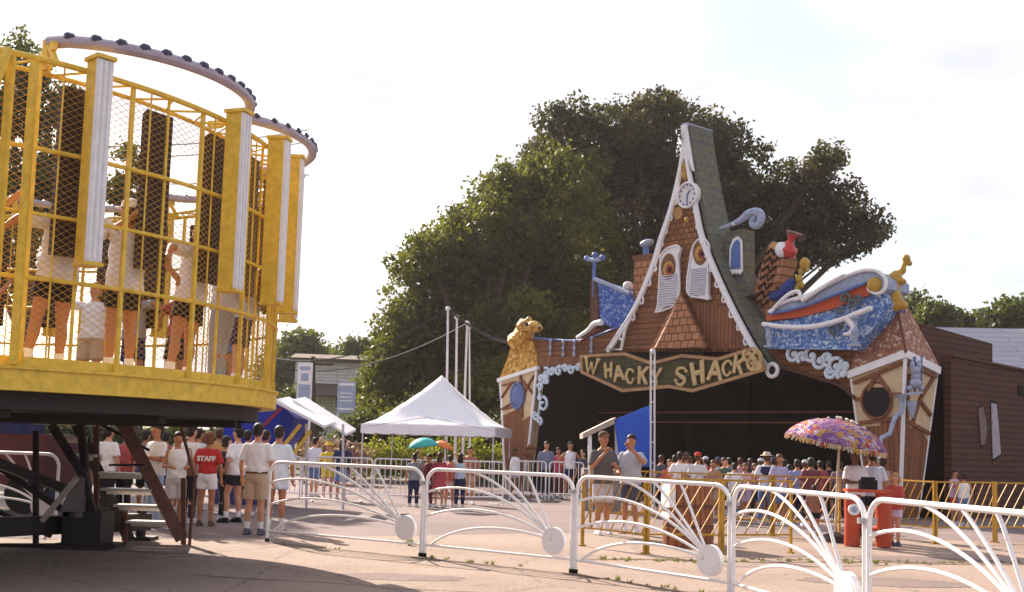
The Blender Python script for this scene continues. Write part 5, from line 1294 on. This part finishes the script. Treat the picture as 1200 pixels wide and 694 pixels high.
# local: wall plane x=0, runs along +y
WL = 14.0
b = MB(); b.prism([(0,.6,0),(0,WL,0),(0,WL,3.62),(0,.6,4.02)],(-.2,0,0)); b.build('wall', CLAP, wg)
b = MB(); b.prism([(.06,.6,4.03),(.06,WL,3.63),(-.25,WL,3.63),(-.25,.6,4.03)],(0,0,.06)); b.build('roof_edge', mat('dark_wood',(.10,.04,.025),.7), wg)
b = MB(); b.prism([(-.2,2.5,3.90),(-.2,WL,3.55),(-3.5,WL,3.5),(-3.5,2.5,3.6)],(0,0,.06)); b.build('roof', mat('tar_roof',(.05,.045,.045),.9), wg)
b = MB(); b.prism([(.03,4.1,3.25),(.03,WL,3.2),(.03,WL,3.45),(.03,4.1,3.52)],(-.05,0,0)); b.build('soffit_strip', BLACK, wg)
wo = SM @ Matrix.Translation((1.7,1.2,0)); WI = wo.inverted()
def WP(px, py, x=0.03):
    o = WI @ Vector((0,0,EYE)); r = WI.to_3x3() @ ray(px,py); return o+r*((x-o.x)/r.x)
b = MB(); b.prism([WP(1080,379,-.6),WP(1163,403,-.6),WP(1163,445,-.6),WP(1080,430,-.6)],(-.2,0,0)); b.build('upper_wall', CLAP, wg)
for pts, cm in (([(1147,480),(1152,476),(1157,500),(1155,520),(1150,522)], mat('dim_curtain',(.20,.15,.13),.9)), ([(1162,472),(1168,474),(1171,505),(1173,532),(1164,538),(1163,510)], mat('pale_curtain',(.42,.36,.42),.9))):
    b = MB(); q = [WP(*p,.02) for p in pts]; cq = sum(q, Vector())/len(q); b.prism([cq+(p-cq)*1.10 for p in q],(-.03,0,0)); w_ = b.build('window', BLACK, wg)
    b = MB(); b.prism([WP(*p,.035) for p in pts],(-.02,0,0)); b.build('curtain', cm, w_)
# low grey roofed building behind
gr = at(1160,400,47); gh = empty('grey_roofed_hall', (gr.x+2, 47, 0), R(-6), 'low hall with wide lilac grey metal roof behind the clapboard wing', 'building')
def GP(px,py,Y): return Vector(at(px,py,Y)-Vector((gr.x+2,47,0)))
tz = at(1160,383,50).z
b = MB(); b.box((6,3.5,1.9),(24,11,3.8)); b.build('wall', mat('grey_hall_wall',(.28,.26,.27),.8), gh)
GRM = brickmat('lilac_grey_metal_roof', (.40,.37,.44),(.35,.33,.39),(.25,.23,.28), 14,.45,'xy',.03,rough=.5,noise=.3,dirt=(.25,.22,.24))
b = MB(); b.prism([(-6.6,-2.2,3.7),(18.5,-2.2,3.7),(18.5,4.5,tz),(-6.6,4.5,tz)],(0,0,.12)); b.prism([(-6.6,9.6,3.7),(18.5,9.6,3.7),(18.5,4.5,tz),(-6.6,4.5,tz)],(0,0,.12)); b.build('roof', GRM, gh)
# ---------------------------------------------------------------- people in the photograph
GU = 'people standing under the yellow ride'; GQ = 'people queueing behind the yellow barriers'; GK = 'people by the white crowd barriers'; GO = 'people at the dark opening'; GR_ = 'riders inside the yellow cage'
pp(178,497,-18.4,-35,'fold','man in white tee with folded arms under the ride, left of the group',GU,top=('tee',CW),bot=('pants',CLB),skin='tan')
pp(203,508,-18.0,25,'hold','woman in white sleeveless top and pale shorts between two men in white',GU,top=('tank',CW),bot=('long',(.55,.5,.52)),hair=('tail','dark'),slim=True,skin='tan',hmin=1.55)
pp(219,499,-19.3,150,'stand','man in white tee and dark trousers just left of the red shirt',GU,top=('tee',CW),bot=('pants',CB),hair=('short','dark'))
red = pp(240,507,617,180,'stand','person in red lettered shirt and white shorts with back turned',GU,top=('tucked',CR_),bot=('shorts',CW),hair=('bob','red'),slim=True,skin='tan',shoes=(.15,.08,.06))
v, f = text_mb('STAFF', .13, .004, 0, .006)
b = MB(); b.add([(-p[0]*-1 if 0 else p[0]*1.0, 0, p[1]) for p in v], f)
b2 = MB(); b2.add([(-p[0], .158+p[2], p[1]+1.27) for p in v], f); o = b2.build('shirt_lettering', WHITE, red)
pp(261,512,-20.2,120,'stand','person in black shirt half hidden right of the red shirt',GU,top=('tee',CB),bot=('pants',CB),hair=('bob','dark'))
pp(274,501,613,-115,'shift','young man in white tee, black shorts and black shoes seen side on',GU,top=('tee',CW),bot=('shorts',CB),shoes=(.02,.02,.02),socks=CW)
pp(297,497,627,176,'stand','man in white tee, brown belt and khaki shorts beside the fence end',GU,top=('tucked',CW),bot=('long',CK),shoes=(.12,.12,.18),socks=CW)
m = MB(); m.loft([(0,0,.975,.186,.148),(0,0,1.005,.184,.146)],24); o = m.build('belt', mat('belt_brown',(.12,.05,.02),.5), PEOPLE[-1])
pp(322,500,622,178,'stand','person in very long pale blue tee behind the first fence panel',GU,top=('long',(.60,.66,.78)),bot=('shorts',CLB),socks=CW,skin='tan')
for px, hd, Z, tn, lab, tp, bt in ((20,508,21.5,20,'person in dark blue in deep shade at the far left edge',CN,CB),(60,503,22,-60,'person in navy shirt behind the crossed braces',CN,CD),(92,505,22.5,140,'person in light grey shirt behind the top steps',CG,CB),(122,500,20.5,160,'person in white shirt seen through the staircase',CW,CB),(143,504,21,-20,'person in dusty red shirt behind the staircase',(.4,.08,.07),CB)):
    pp(px,hd,-Z,tn,'stand',lab,GU,top=('tee',tp),bot=('pants',bt))
pp(367,513,583,150,'shift','person in pale grey tee and denim shorts behind the first fence panel',GK,top=('tee',(.62,.64,.72)),bot=('long',CD),hmin=1.5)
pp(383,519,-28.2,10,'hold','child in yellow shirt and hat between the denim shorts and skirt',GK,top=('tee',CY),bot=('shorts',CY),hat=('brim',CY),hmin=1.3,slim=True)
pp(399,515,-27.9,170,'stand','woman in navy top and denim skirt behind the first fence panel',GK,top=('tee',CN),bot=('skirt',CD),hair=('long','dark'),slim=True,hmin=1.5)
k1 = pp(484,532,594,200,'up','boy in grey shirt and navy trousers under the teal umbrella',GK,top=('tee',CG),bot=('pants',CN),slim=True)
pp(501,533,594,-30,'stand','child in dark red next to the teal umbrella boy',GK,top=('tee',CM),bot=('pants',CM),slim=True,skin='tan')
pp(514,531,595,160,'stand','girl in red dress among the children at the barrier',GK,top=('dress',(.42,.06,.09)),bot=None,hair=('long','brown'),slim=True)
k2 = pp(526,534,594,190,'up','child holding the orange umbrella, in pale red shorts',GK,top=('tee',(.5,.12,.12)),bot=('shorts',CW),slim=True)
pp(538,532,595,175,'stand','child in pale top and navy trousers, rightmost of the children',GK,top=('tank',CLB),bot=('pants',CN),hair=('long','dark'),slim=True)
pp(549,524,-28,15,'stand','person in brown shirt behind the rightmost child',GK,top=('tee',(.3,.12,.08)),bot=('shorts',CK),skin='tan')
def small_umbrella(px, py, Y, r, tilt, col, label, hand):
    c = at(px,py,Y); o = empty('small_umbrella', c, 0, label, 'umbrella')
    m = MB(); vs=[(0,0,0)]; fs=[]; n=32
    for j in range(1,6):
        for i in range(n): a=2*PI*i/n; t=j/5; rr=r*math.sin(t*1.3)/math.sin(1.3)*(1-.05*t*abs(math.sin(4*a))); vs.append((rr*math.cos(a),rr*math.sin(a),-r*.62*(1-math.cos(t*1.3))/(1-math.cos(1.3))))
    for i in range(n): fs.append((0,1+i,1+(i+1)%n))
    for j in range(4):
        for i in range(n): a=1+j*n; fs.append((a+i,a+n+i,a+n+(i+1)%n,a+(i+1)%n))
    m.add(vs,fs); M_=Matrix.Rotation(R(tilt),4,'Y'); q=m.build('canopy',col,o,True); q.matrix_local=M_; sd=q.modifiers.new('s','SOLIDIFY'); sd.thickness=.006
    m=MB(); m.tube([M_@Vector((0,0,.04)),hand-c],.012,6); m.build('shaft',DARK,o)
small_umbrella(495,513,26.0,.36,-8,mat('teal_cloth',(.05,.42,.42),.6,.15,5),'teal green umbrella held up by the boy in navy trousers',at(487,541,26.0))
small_umbrella(521,517,26.2,.25,14,mat('orange_cloth',(.75,.22,.06),.6,.15,5),'small orange umbrella next to the teal one',at(524,541,26.2))
pp(602,527,-32.4,20,'shift','person in white vest standing at the foot of the left tower',GO,top=('tank',CW),bot=('shorts',CPU),skin='brown',hmin=1.4)
pp(639,518,-32.6,5,'stand','person in grey blue shirt, leftmost of three before the dark opening',GO,top=('tee',(.16,.18,.28)),bot=('pants',CB),hmin=1.5)
pp(653,525,-32.6,-10,'stand','person in pink red top, middle of three before the dark opening',GO,top=('tee',(.45,.07,.12)),bot=('pants',CM),skin='tan',hmin=1.3)
pp(667,518,-32.2,10,'hips','man in white vest, rightmost of three before the dark opening',GO,top=('tank',CW),bot=('shorts',CN),skin='tan',hmin=1.5)
pp(682,528,-31.8,-40,'stand','person in dark clothes beside the tan roofed stand',GO,top=('tee',(.05,.04,.07)),bot=('pants',CB))
pp(705,507,627,18,'eat','man in dark grey shirt, brown cap and pale shorts lifting food to his mouth',GQ,hat=('cap',(.12,.06,.04)),top=('tee',(.10,.09,.10)),bot=('long',(.5,.46,.48)),skin='tan',hair=('short','brown'),socks=CW,shoes=(.7,.68,.7))
pp(738,510,626,-25,'drink','man in grey tee and dark shorts with his arm raised drinking',GQ,top=('tee',(.42,.42,.48)),bot=('long',(.06,.06,.09)),skin='tan',socks=CW,shoes=(.7,.68,.7))
Q = [(784,539,25,10,'small child in red behind the queue rail, right of the white pole',(.4,.08,.08),CB,'short','brown'),
 (796,530,24.6,160,'youth in white tee left of the capped head in the queue',CW,CB,'short','dark'),
 (803,531,25.6,170,'youth in pale blue tee behind the brown barrel',(.45,.5,.65),CD,'short','brown'),
 (817,531,24.2,150,'broad youth in off white tee above the brown barrel',(.62,.6,.62),CB,'short','brown'),
 (835,540,25,-20,'child with tan top to the right of the barrel',(.35,.2,.15),CK,'bob','brown'),
 (848,537,25.4,30,'child in dark green top in the middle of the queue',(.06,.1,.08),CB,'short','dark'),
 (860,543,25,175,'short child in white top in the middle of the queue',CW,CD,'short','dark'),
 (873,544,25,-15,'small child with pale pink top in the queue',(.6,.35,.38),CPU,'long','brown'),
 (884,546,25.3,20,'smallest child in mauve top in the queue',(.35,.25,.4),CB,'bob','brown'),
 (898,531,23.6,170,'person in navy and white top with hat, back turned',(.60,.63,.75),CD,'short','brown'),
 (913,533,23.4,15,'woman with sunglasses and lilac top beside the navy hat wearer',(.40,.36,.55),CD,'long','brown'),
 (925,545,24.6,160,'child with dark hair left of the plaid shirt',(.3,.3,.5),CB,'bob','dark'),
 (934,539,23.8,175,'person in blue plaid shirt near the parasol pole',(.22,.28,.50),CN,'short','dark'),
 (950,537,23.2,185,'person in maroon and black top beside the parasol pole',(.14,.04,.05),CB,'bob','dark'),
 (971,540,27,190,'person in black in the shade behind the parasol pole',CB,CB,'short','dark')]
for px, hd, Z, tn, lab, tp, bt, hr, hc in Q:
    big = hd < 540
    pp(px,hd,-Z,tn,'stand' if px % 2 else 'shift',lab,GQ,hmin=1.25,top=('tee' if px % 3 else 'tank',tp),bot=('long' if px % 2 else 'pants',bt),hair=(hr,hc),slim=not big,skin='tan' if px % 4 else 'light',hat=('brim',(.55,.45,.35)) if px == 898 else (('capback',CR_) if px == 817 else None))
m = MB(); m.loft([(0,.005,1.22,.190,.147),(0,0,1.32,.199,.145),(0,.005,1.425,.18,.115)],24); o = m.build('navy_yoke', cloth(CN), PEOPLE[-6])
pp(954,573,-19.9,150,'reach','small child in dark shorts reaching over near the parasol pole',GQ,top=('tee',(.30,.14,.1)),bot=('shorts',CB),slim=True,hmin=.95,skin='tan')
GV='people at the vendor cart'
pp(1002,536,-19.6,20,'hold','vendor in white shirt with dark hair behind the left cart drum',GV,top=('tee',CW),bot=('pants',CB),hair=('afro','dark'),skin='brown',hmin=1.6)
pp(1022,534,-19.8,170,'stand','man in white shirt and navy cap in the middle behind the cart',GV,top=('tee',(.6,.62,.72)),bot=('shorts',CB),hat=('cap',CN),skin='tan',hmin=1.6)
pp(1034,541,-20.8,190,'stand','person in tan top in the parasol shade behind the capped man',GV,top=('tank',(.35,.22,.18)),bot=('shorts',CD),skin='brown',hmin=1.5)
pp(1049,555,640,-60,'hold','girl in red top and pale pink shorts right of the cart',GV,top=('tee',(.5,.07,.06)),bot=('shorts',(.62,.50,.66)),hair=('tail','blond'),slim=True,shoes=(.06,.06,.1))
pp(1119,551,-25.5,40,'reach','child in lilac pink top by the red clapboard wall',GQ,top=('tee',(.50,.34,.50)),bot=('shorts',CR_),slim=True,skin='tan')
pp(1130,555,-24.8,170,'stand','child in white top and blue shorts by the red clapboard wall',GQ,top=('tank',CW),bot=('shorts',(.15,.22,.45)),slim=True,skin='tan')
EX = [(790,534,27.6,175,'fold',(.2,.2,.3),CB,'short','dark','dark haired head just behind the small red child'),(808,537,27.8,150,'stand',(.5,.48,.5),CK,'short','brown','pale shirt deep in the queue behind the barrel'),
 (826,536,27.4,200,'hip',CR_,CB,'short','dark','red tee in the back row right of the red cap'),(841,541,27.0,165,'hold',(.5,.5,.58),CD,'bob','brown','pale grey top in the back row above the tan child'),
 (854,541,27.6,185,'stand',(.12,.2,.35),CB,'short','dark','dark blue shirt in the back row of the queue'),(867,538,28,160,'fold',(.55,.3,.3),CK,'short','brown','salmon shirt in the back row of the queue'),
 (879,541,27.2,190,'stand',CB,CB,'long','dark','black top in the back row near the navy hat wearer'),(891,540,26.6,150,'hip',CW,CD,'short','brown','white shirt half hidden left of the navy hat wearer'),
 (906,537,26.8,175,'stand',(.4,.35,.2),CB,'short','dark','tan shirt between the navy hat and the lilac top'),(919,540,26.4,200,'hold',(.1,.12,.12),CD,'bob','dark','dark green top between the lilac top and the plaid shirt'),
 (943,543,26.2,160,'stand',CW,CD,'short','brown','white top just right of the plaid shirt'),(961,541,26,185,'fold',(.3,.06,.08),CB,'short','dark','dark red shirt left of the person in black'),
 (774,534,27.8,160,'stand',(.10,.09,.12),CB,'short','brown','dark shirt right beside the white double pole'),(984,545,25.5,170,'hip',(.2,.12,.15),CB,'bob','dark','dim figure in plum under the parasol')]
for px,hd,Z,tn,po,tp,bt,hr,hc,lab in EX: pp(px,hd,-Z,tn,po,lab+', queueing',GQ,hmin=1.35,hat=(('cap',(.5,.5,.55)) if px in (826,891,943) else ('capback',CN) if px in (841,906) else None),top=('tee',tp),bot=('long' if px%2 else 'pants',bt),hair=(hr,hc),skin='tan')
for px,hd,Z,tn,po,tp,bt,lab in ((166,505,21.6,160,'hip',(.16,.2,.42),CB,'person in blue tee in the back of the group left of the folded arms man'),(190,507,22.4,190,'stand',(.4,.12,.1),CD,'person in brick red tee behind the white sleeveless top'),
 (210,503,22.0,170,'fold',(.5,.42,.3),CB,'person in tan shirt between the woman and the man in dark trousers'),(229,503,22.8,150,'stand',(.65,.65,.7),CK,'person in pale tee peering from behind the red shirt'),(252,503,23,200,'hip',(.55,.3,.1),CD,'person in orange brown top behind the red shirt'),
 (286,505,21.5,175,'stand',(.2,.2,.24),CB,'person in dark grey behind the khaki shorts man'),(308,505,22.4,160,'fold',(.45,.1,.1),CB,'person in red top between the khaki shorts man and the long pale tee'),
 (108,512,23,170,'hold',(.5,.1,.1),CK,'person in bright red tee seen between the steps'),(75,515,24,190,'stand',CW,CD,'person in white tee far behind the braces'),(35,512,24,200,'hip',(.3,.3,.5),CB,'person in slate blue tee far behind the braces at left')):
    pp(px,hd,-Z,tn,po,lab,GU,hmin=1.45,top=('tee',tp),bot=('pants' if px%2 else 'long',bt),skin='tan',hair=('short','dark' if px%3 else 'brown'))
def bag(par_px, h, col, lab, side):
    o = min(PEOPLE, key=lambda q: abs(proj(q.location)[0]-par_px)); k = o.scale.z; M_ = Matrix.Translation(o.location) @ Matrix.Rotation(o.rotation_euler.z,4,'Z')
    e_ = empty('shoulder_bag', M_ @ Vector((side*.26*k,.05,h)), o.rotation_euler.z, lab, 'bag')
    m = MB(); m.loft([(0,0,-.02,.05,.12),(0,0,.02,.065,.15),(0,0,.18,.06,.14),(0,0,.24,.035,.11)],14); m.build('pouch', col, e_, True)
    m = MB(); m.tube(smooth_path([(0,-.08,.20),(-side*.03,-.10,.40),(-side*.10,-.02,1.44*k-h+.03),(-side*.03,.12,.40),(0,.09,.20)],5),.010,5); m.build('strap', col, e_, True)
bag(203, .88, mat('bag_tan',(.28,.16,.08),.6,.2), 'tan shoulder bag on the woman in the white sleeveless top', 1)
bag(399, .90, mat('bag_black',(.03,.03,.035),.5,.2), 'black shoulder bag on the woman in the denim skirt', -1)
# riders, facing the middle of the wheel
RID = [(-57.5,'rider','rider in white shirt cut off by the left edge of the cage',CW,CB,'light','short','dark'),
 (-43.2,'rider','rider in white shirt and black shorts behind the first light box',(.66,.66,.74),CB,'tan','short','dark'),
 (-31.3,'rider2','rider in white cap and shirt at the second dark pad',(.72,.70,.76),CB,'tan','short','brown'),
 (-19.5,'rider','rider in pale shirt and dark shorts at the third dark pad',(.66,.64,.68),CB,'tan','short','dark'),
 (-7.0,'rider2','rider in grey trousers at the fourth dark pad',(.5,.5,.56),(.28,.30,.36),'tan','short','dark'),
 (5,'rider','rider in blue shirt beyond the fourth pad at the cage right side',CLB,CN,'light','short','brown'),
 (30,'rider','rider in white across the right rear of the cage',CW,CD,'tan','short','dark'),
 (54,'rider2','rider in dull red at the rear of the cage',(.35,.06,.05),CB,'tan','long','brown'),
 (66,'rider','rider in grey at the rear of the cage seen between the posts',CG,CN,'tan','short','dark'),
 (78,'rider','rider in white at the rear of the cage behind the cap wearer',CW,CK,'light','bob','blond'),
 (102,'rider2','rider in orange at the rear left of the cage',COR,CB,'tan','short','brown')]
for a, pose, lab, tp, bt, skn, hr, hc in RID:
    q = P(RR-.42, a, ZF-.035)
    grey = a == -7.0
    rp = person((RX+q.x, RY+q.y, q.z), R(a-90), 1.74, pose, lab, GR_, top=('tee',tp), bot=('pants' if grey else 'long' if a > 0 else 'shorts', bt), skin=skn, hair=(hr,hc), hat=('cap',CW) if a == -31.3 else None, socks=CW, shoes=(.7,.68,.7))
    rp.rotation_euler = Euler((R(-4), R(random.uniform(-7,7)), R(a-90)))

# ---------------------------------------------------------------- vegetation
LG = leafmat('leaf_sunlit_green', (.016,.017,.005), (.048,.050,.009), (.150,.135,.018), .38)
LR = leafmat('leaf_bronze', (.013,.008,.006), (.034,.023,.014), (.130,.090,.050), .2)
LD = leafmat('leaf_dark_green', (.018,.028,.010), (.035,.050,.015), (.07,.09,.02), .3)
def blob(px, py, Y, rx, rz, base, ry=None):
    p = at(px, py, Y)-base; return (p.x, p.y, p.z, rx, ry or rx, rz)
# green tree at the left of the shack
Y1 = 52; g = gx(560, Y1)
bl = [blob(*q[:2], Y1+q[4], q[2]*Y1/1300, q[3]*Y1/1300, g, max(q[2],60)*Y1/1300) for q in
 ((640,250,80,62,0),(575,275,75,62,0),(520,330,58,60,1),(480,385,40,50,2),(462,440,34,55,2),(560,370,85,80,3),(630,340,90,100,3),(450,480,26,34,1),(520,450,70,60,4),(600,450,70,60,5),(505,300,34,32,-1),(660,205,50,34,1),(615,215,40,34,0),(680,330,70,90,4),(548,305,58,58,1),(500,352,56,60,1),(468,408,42,58,2),(446,455,26,48,2),(600,232,52,42,1),(520,405,74,76,2),(590,300,80,70,2),(590,470,70,55,-2),(520,490,62,40,-2),(655,440,56,70,-1),(620,400,70,60,-1))]
tree('broad_green_tree', g, 7, .5, bl, 11500, 13, .20, LG, 'broad leafy green tree glowing in the sun left of the shack', 'tree', 'big trees behind the shack', 3)
Y2 = 58; g = gx(790, Y2)
bl = [blob(*q[:2], Y2+q[4], q[2]*Y2/1300, q[3]*Y2/1300, g, max(q[2],60)*Y2/1300) for q in
 ((720,165,78,52,0),(790,175,85,55,0),(670,165,52,44,-1),(860,200,62,50,0),(720,250,90,80,2),(800,260,100,90,3),(880,270,80,60,2),(940,215,42,34,0),(965,190,24,20,-1),(985,250,44,36,0),(930,280,60,34,1),(1010,275,22,24,-1),(960,300,34,16,0),(850,340,80,60,3),(740,350,90,70,3),(800,400,100,60,3),(690,420,60,70,4),(905,330,30,34,1),(645,195,48,42,0),(690,215,60,50,1),(830,230,60,50,1),(925,250,46,44,1),(760,140,44,32,0))]
tree('dark_bronze_tree', g, 8, .6, bl, 12000, 13, .21, LR, 'huge dark bronze leaved tree towering behind the gable', 'tree', 'big trees behind the shack', 5)
Y3 = 36; g = gx(10, Y3)
bl = [blob(*q[:2], Y3, q[2]*Y3/1300, q[3]*Y3/1300, g) for q in ((-20,110,62,70),(30,80,34,40),(15,160,50,50),(60,130,28,44),(50,200,40,50),(-40,220,70,70),(80,240,26,34),(20,290,60,60))]
tree('tall_left_tree', g, 7, .35, bl, 2600, 14, .14, LD, 'tall dark tree behind the left edge of the yellow ride', 'tree', None, 8, gap=1.0)
Y4 = 34; g = gx(150, Y4)
bl = [blob(*q[:2], Y4, q[2]*Y4/1300, q[3]*Y4/1300, g) for q in ((148,188,13,26),(160,205,15,12),(135,222,16,20),(155,238,18,14),(150,262,18,22),(140,290,22,20))]
tree('young_tree', g, 6.6, .12, bl, 380, 12, .13, LD, 'slender young tree seen through the cage between two pads', 'tree', None, 9, gap=.5)
# far tree line
FAR = [(345,420,30,34,'first'),(385,432,36,30,''),(420,418,26,24,''),(330,430,26,40,''),(360,408,14,16,''),(1092,372,20,22,''),(1072,365,16,26,''),(1130,385,22,16,''),(1180,372,26,20,''),(1215,368,26,24,''),(1158,380,16,14,'')]
lb_ = ['dark far tree left of the utility pole','rounded far tree behind the pale house','far tree just left of the broad green tree','low far tree right beside the cage','small pointed far tree above the poster sign','far tree right of the pebbled tower roof','far tree just behind the gold finial','low far bush like tree over the grey roof left end','rounded far tree above the grey roof','last far tree at the right edge above the grey roof','small far tree above the middle of the grey roof']
for i, (px, py, rx, rz, _) in enumerate(FAR):
    Y = 86+(i*7) % 9 if px < 600 else 78+(i*5) % 8; g = gx(px, Y); kk = Y/1300
    bl = [blob(px, py, Y, rx*kk, rz*kk, g), blob(px-rx*.6, py+rz*.7, Y, rx*.7*kk, rz*.8*kk, g), blob(px+rx*.6, py+rz*.8, Y, rx*.7*kk, rz*.8*kk, g), blob(px, py+rz*1.8, Y, rx*kk, rz*1.2*kk, g)]
    tree('far_tree', g, max(1.5, at(px,py,Y).z*.5), .3, bl, 520, 12, .34, LD, lb_[i], 'tree', 'trees in the far distance', 20+i, limbs=False)
# hedges and undergrowth behind the tent
def shrub_row(px0, px1, ytop, Y, label, m, seed, n=500, name='hedge', leaf=.12):
    a = gx(px0,Y); b = gx(px1,Y); h = at((px0+px1)/2,ytop,Y).z; W = b.x-a.x; c = (a+b)/2; k = max(2,int(W/1.2)); bl=[]
    for i in range(k): bl.append((-W/2+W*(i+.5)/k, 0, h*.55, W/k*.8, .8, h*.5))
    tree(name, c, h*.4, .06, bl, n, 12, leaf, m, label, 'hedge', None, seed, limbs=False)
LY = leafmat('leaf_yellow_green', (.11,.13,.012), (.22,.22,.02), (.34,.32,.03), .45)
shrub_row(415,610,518,41,'sunlit yellow green hedge seen under the canopy tent',LY,41,900)
shrub_row(405,600,495,44,'taller dark hedge behind the yellow green one',LD,42,1400,leaf=.16)
shrub_row(360,428,517,38,'low flower bed hedge with pinkish blooms left of the tent',leafmat('bloom',(.05,.07,.02),(.30,.10,.14),(.5,.3,.35),.3),43,300)
shrub_row(322,366,462,58,'dark leafy bush mass beside the poster sign',LD,47,700,leaf=.18)
shrub_row(600,700,450,49,'dark undergrowth between the left tower and the big trees',LD,44,1500,leaf=.2)
shrub_row(-80,330,500,48,'long dark hedge far behind the ride legs',LD,46,2200,leaf=.2)
# weeds along the concrete joints
rng = random.Random(11); m = MB()
def tuft(x, y, s):
    for i in range(7):
        a = rng.uniform(0,2*PI); l = s*rng.uniform(.5,1.2); dx, dy = math.cos(a)*.5*l, math.sin(a)*.5*l; w = .008
        bx, by = x+rng.uniform(-.03,.03), y+rng.uniform(-.03,.03)
        m.add([(bx-w,by,.008),(bx+w,by,.008),(bx+dx,by+dy,.008+l)], [(0,1,2)])
for A_, B_, n in ((FA,FB_,3),(FB_,FC,10),(FC,FD,16),(FD,FE,8)):
    for i in range(n): t = rng.random(); tuft(A_[0]+(B_[0]-A_[0])*t+rng.gauss(0,.05), A_[1]+(B_[1]-A_[1])*t+rng.gauss(0,.07), rng.uniform(.02,.06))
for i in range(110):
    t = rng.random(); x = 1.2+t*7.5; tuft(x, 15.0+.13*math.sin(x*2)+.18*x+rng.gauss(0,.14), rng.uniform(.02,.06))
o = m.build('weeds', leafmat('weed',(.16,.15,.04),(.26,.23,.06),(.34,.29,.10),.3)); tag(o, 'thin weeds growing along the cracks by the fence', 'weeds', kind='stuff')

DIRT = groundmat('brown_dirt_seam', ((.13,.085,.06),(.18,.12,.09),(.24,.17,.13)), False, 3)
PATCH = groundmat('darker_repair_patch', ((.17,.12,.115),(.20,.145,.135),(.23,.17,.155)), False, 2)
def strip(name, pts, w, z, m_, seed):
    rg = random.Random(seed); L_ = []; R_ = []
    for i in range(len(pts)):
        a = Vector(pts[max(i-1,0)]); b_ = Vector(pts[min(i+1,len(pts)-1)]); t = (b_-a).normalized(); n_ = Vector((-t.y,t.x)); p = Vector(pts[i]); L_.append(p+n_*w*rg.uniform(.2,1)); R_.append(p-n_*w*rg.uniform(.2,1))
    me = bpy.data.meshes.new(name); n = len(L_); me.from_pydata([(p.x,p.y,z) for p in L_+R_],[],[(i,i+n,i+n+1,i+1) for i in range(n-1)]); me.materials.append(m_)
    o = bpy.data.objects.new(name, me); COL.objects.link(o); o['kind'] = 'structure'; return o
def seg(a, b, n): return [(a[0]+(b[0]-a[0])*i/n, a[1]+(b[1]-a[1])*i/n) for i in range(n)]
off = lambda p, d: (p[0]+.05, p[1]-d)
strip('dirt_seam', seg(off(FA,.2),off(FB_,.25),24)+seg(off(FB_,.25),off(FC,.2),24)+seg(off(FC,.2),off(FD,.25),24)+seg(off(FD,.25),off(FE,.3),24), .06, .0125, DIRT, 1)
strip('dirt_seam', [(1.1+i*.2, 15.15+.1*math.sin(i*.4)+.036*i) for i in range(46)], .09, .0125, DIRT, 2)
strip('dirt_seam', [(-6+i*.2, 12.9-.05*i+.05*math.sin(i*.7)) for i in range(50)], .018, .0125, DIRT, 3)
def patch(cx, cy, rx, ry, seed):
    rg = random.Random(seed); n = 26; me = bpy.data.meshes.new('paving_patch')
    me.from_pydata([(cx+rx*rg.uniform(.8,1.05)*math.cos(2*PI*i/n), cy+ry*rg.uniform(.8,1.05)*math.sin(2*PI*i/n), .0105+.0004*seed) for i in range(n)],[],[tuple(range(n))]); me.materials.append(PATCH)
    o = bpy.data.objects.new('paving_patch', me); COL.objects.link(o); o['kind'] = 'structure'
for k,(a,b_,c_,d_) in enumerate(((-1.2,12.6,.8,.35),(1.6,11.5,.5,.3),(4.6,13.5,1.1,.5),(-4.4,14.6,.7,.3),(6.2,16.6,1.3,.5))): patch(a,b_,c_,d_,k+1)

hz_m = bpy.data.materials.new('black_lift_haze'); hz_m.use_nodes = True; hn = hz_m.node_tree; hn.nodes.clear()  # thin volume added to lift the blacks like film fade
ho = hn.nodes.new('ShaderNodeOutputMaterial'); hv = hn.nodes.new('ShaderNodeVolumePrincipled'); hv.inputs['Density'].default_value = .0003; hv.inputs['Color'].default_value = (.95,.86,.88,1); hv.inputs['Anisotropy'].default_value = .35
hn.links.new(hv.outputs[0], ho.inputs['Volume'])
b = MB(); b.box((0,320,16),(806,768,34)); o = b.build('added_haze', hz_m); o['kind'] = 'stuff'
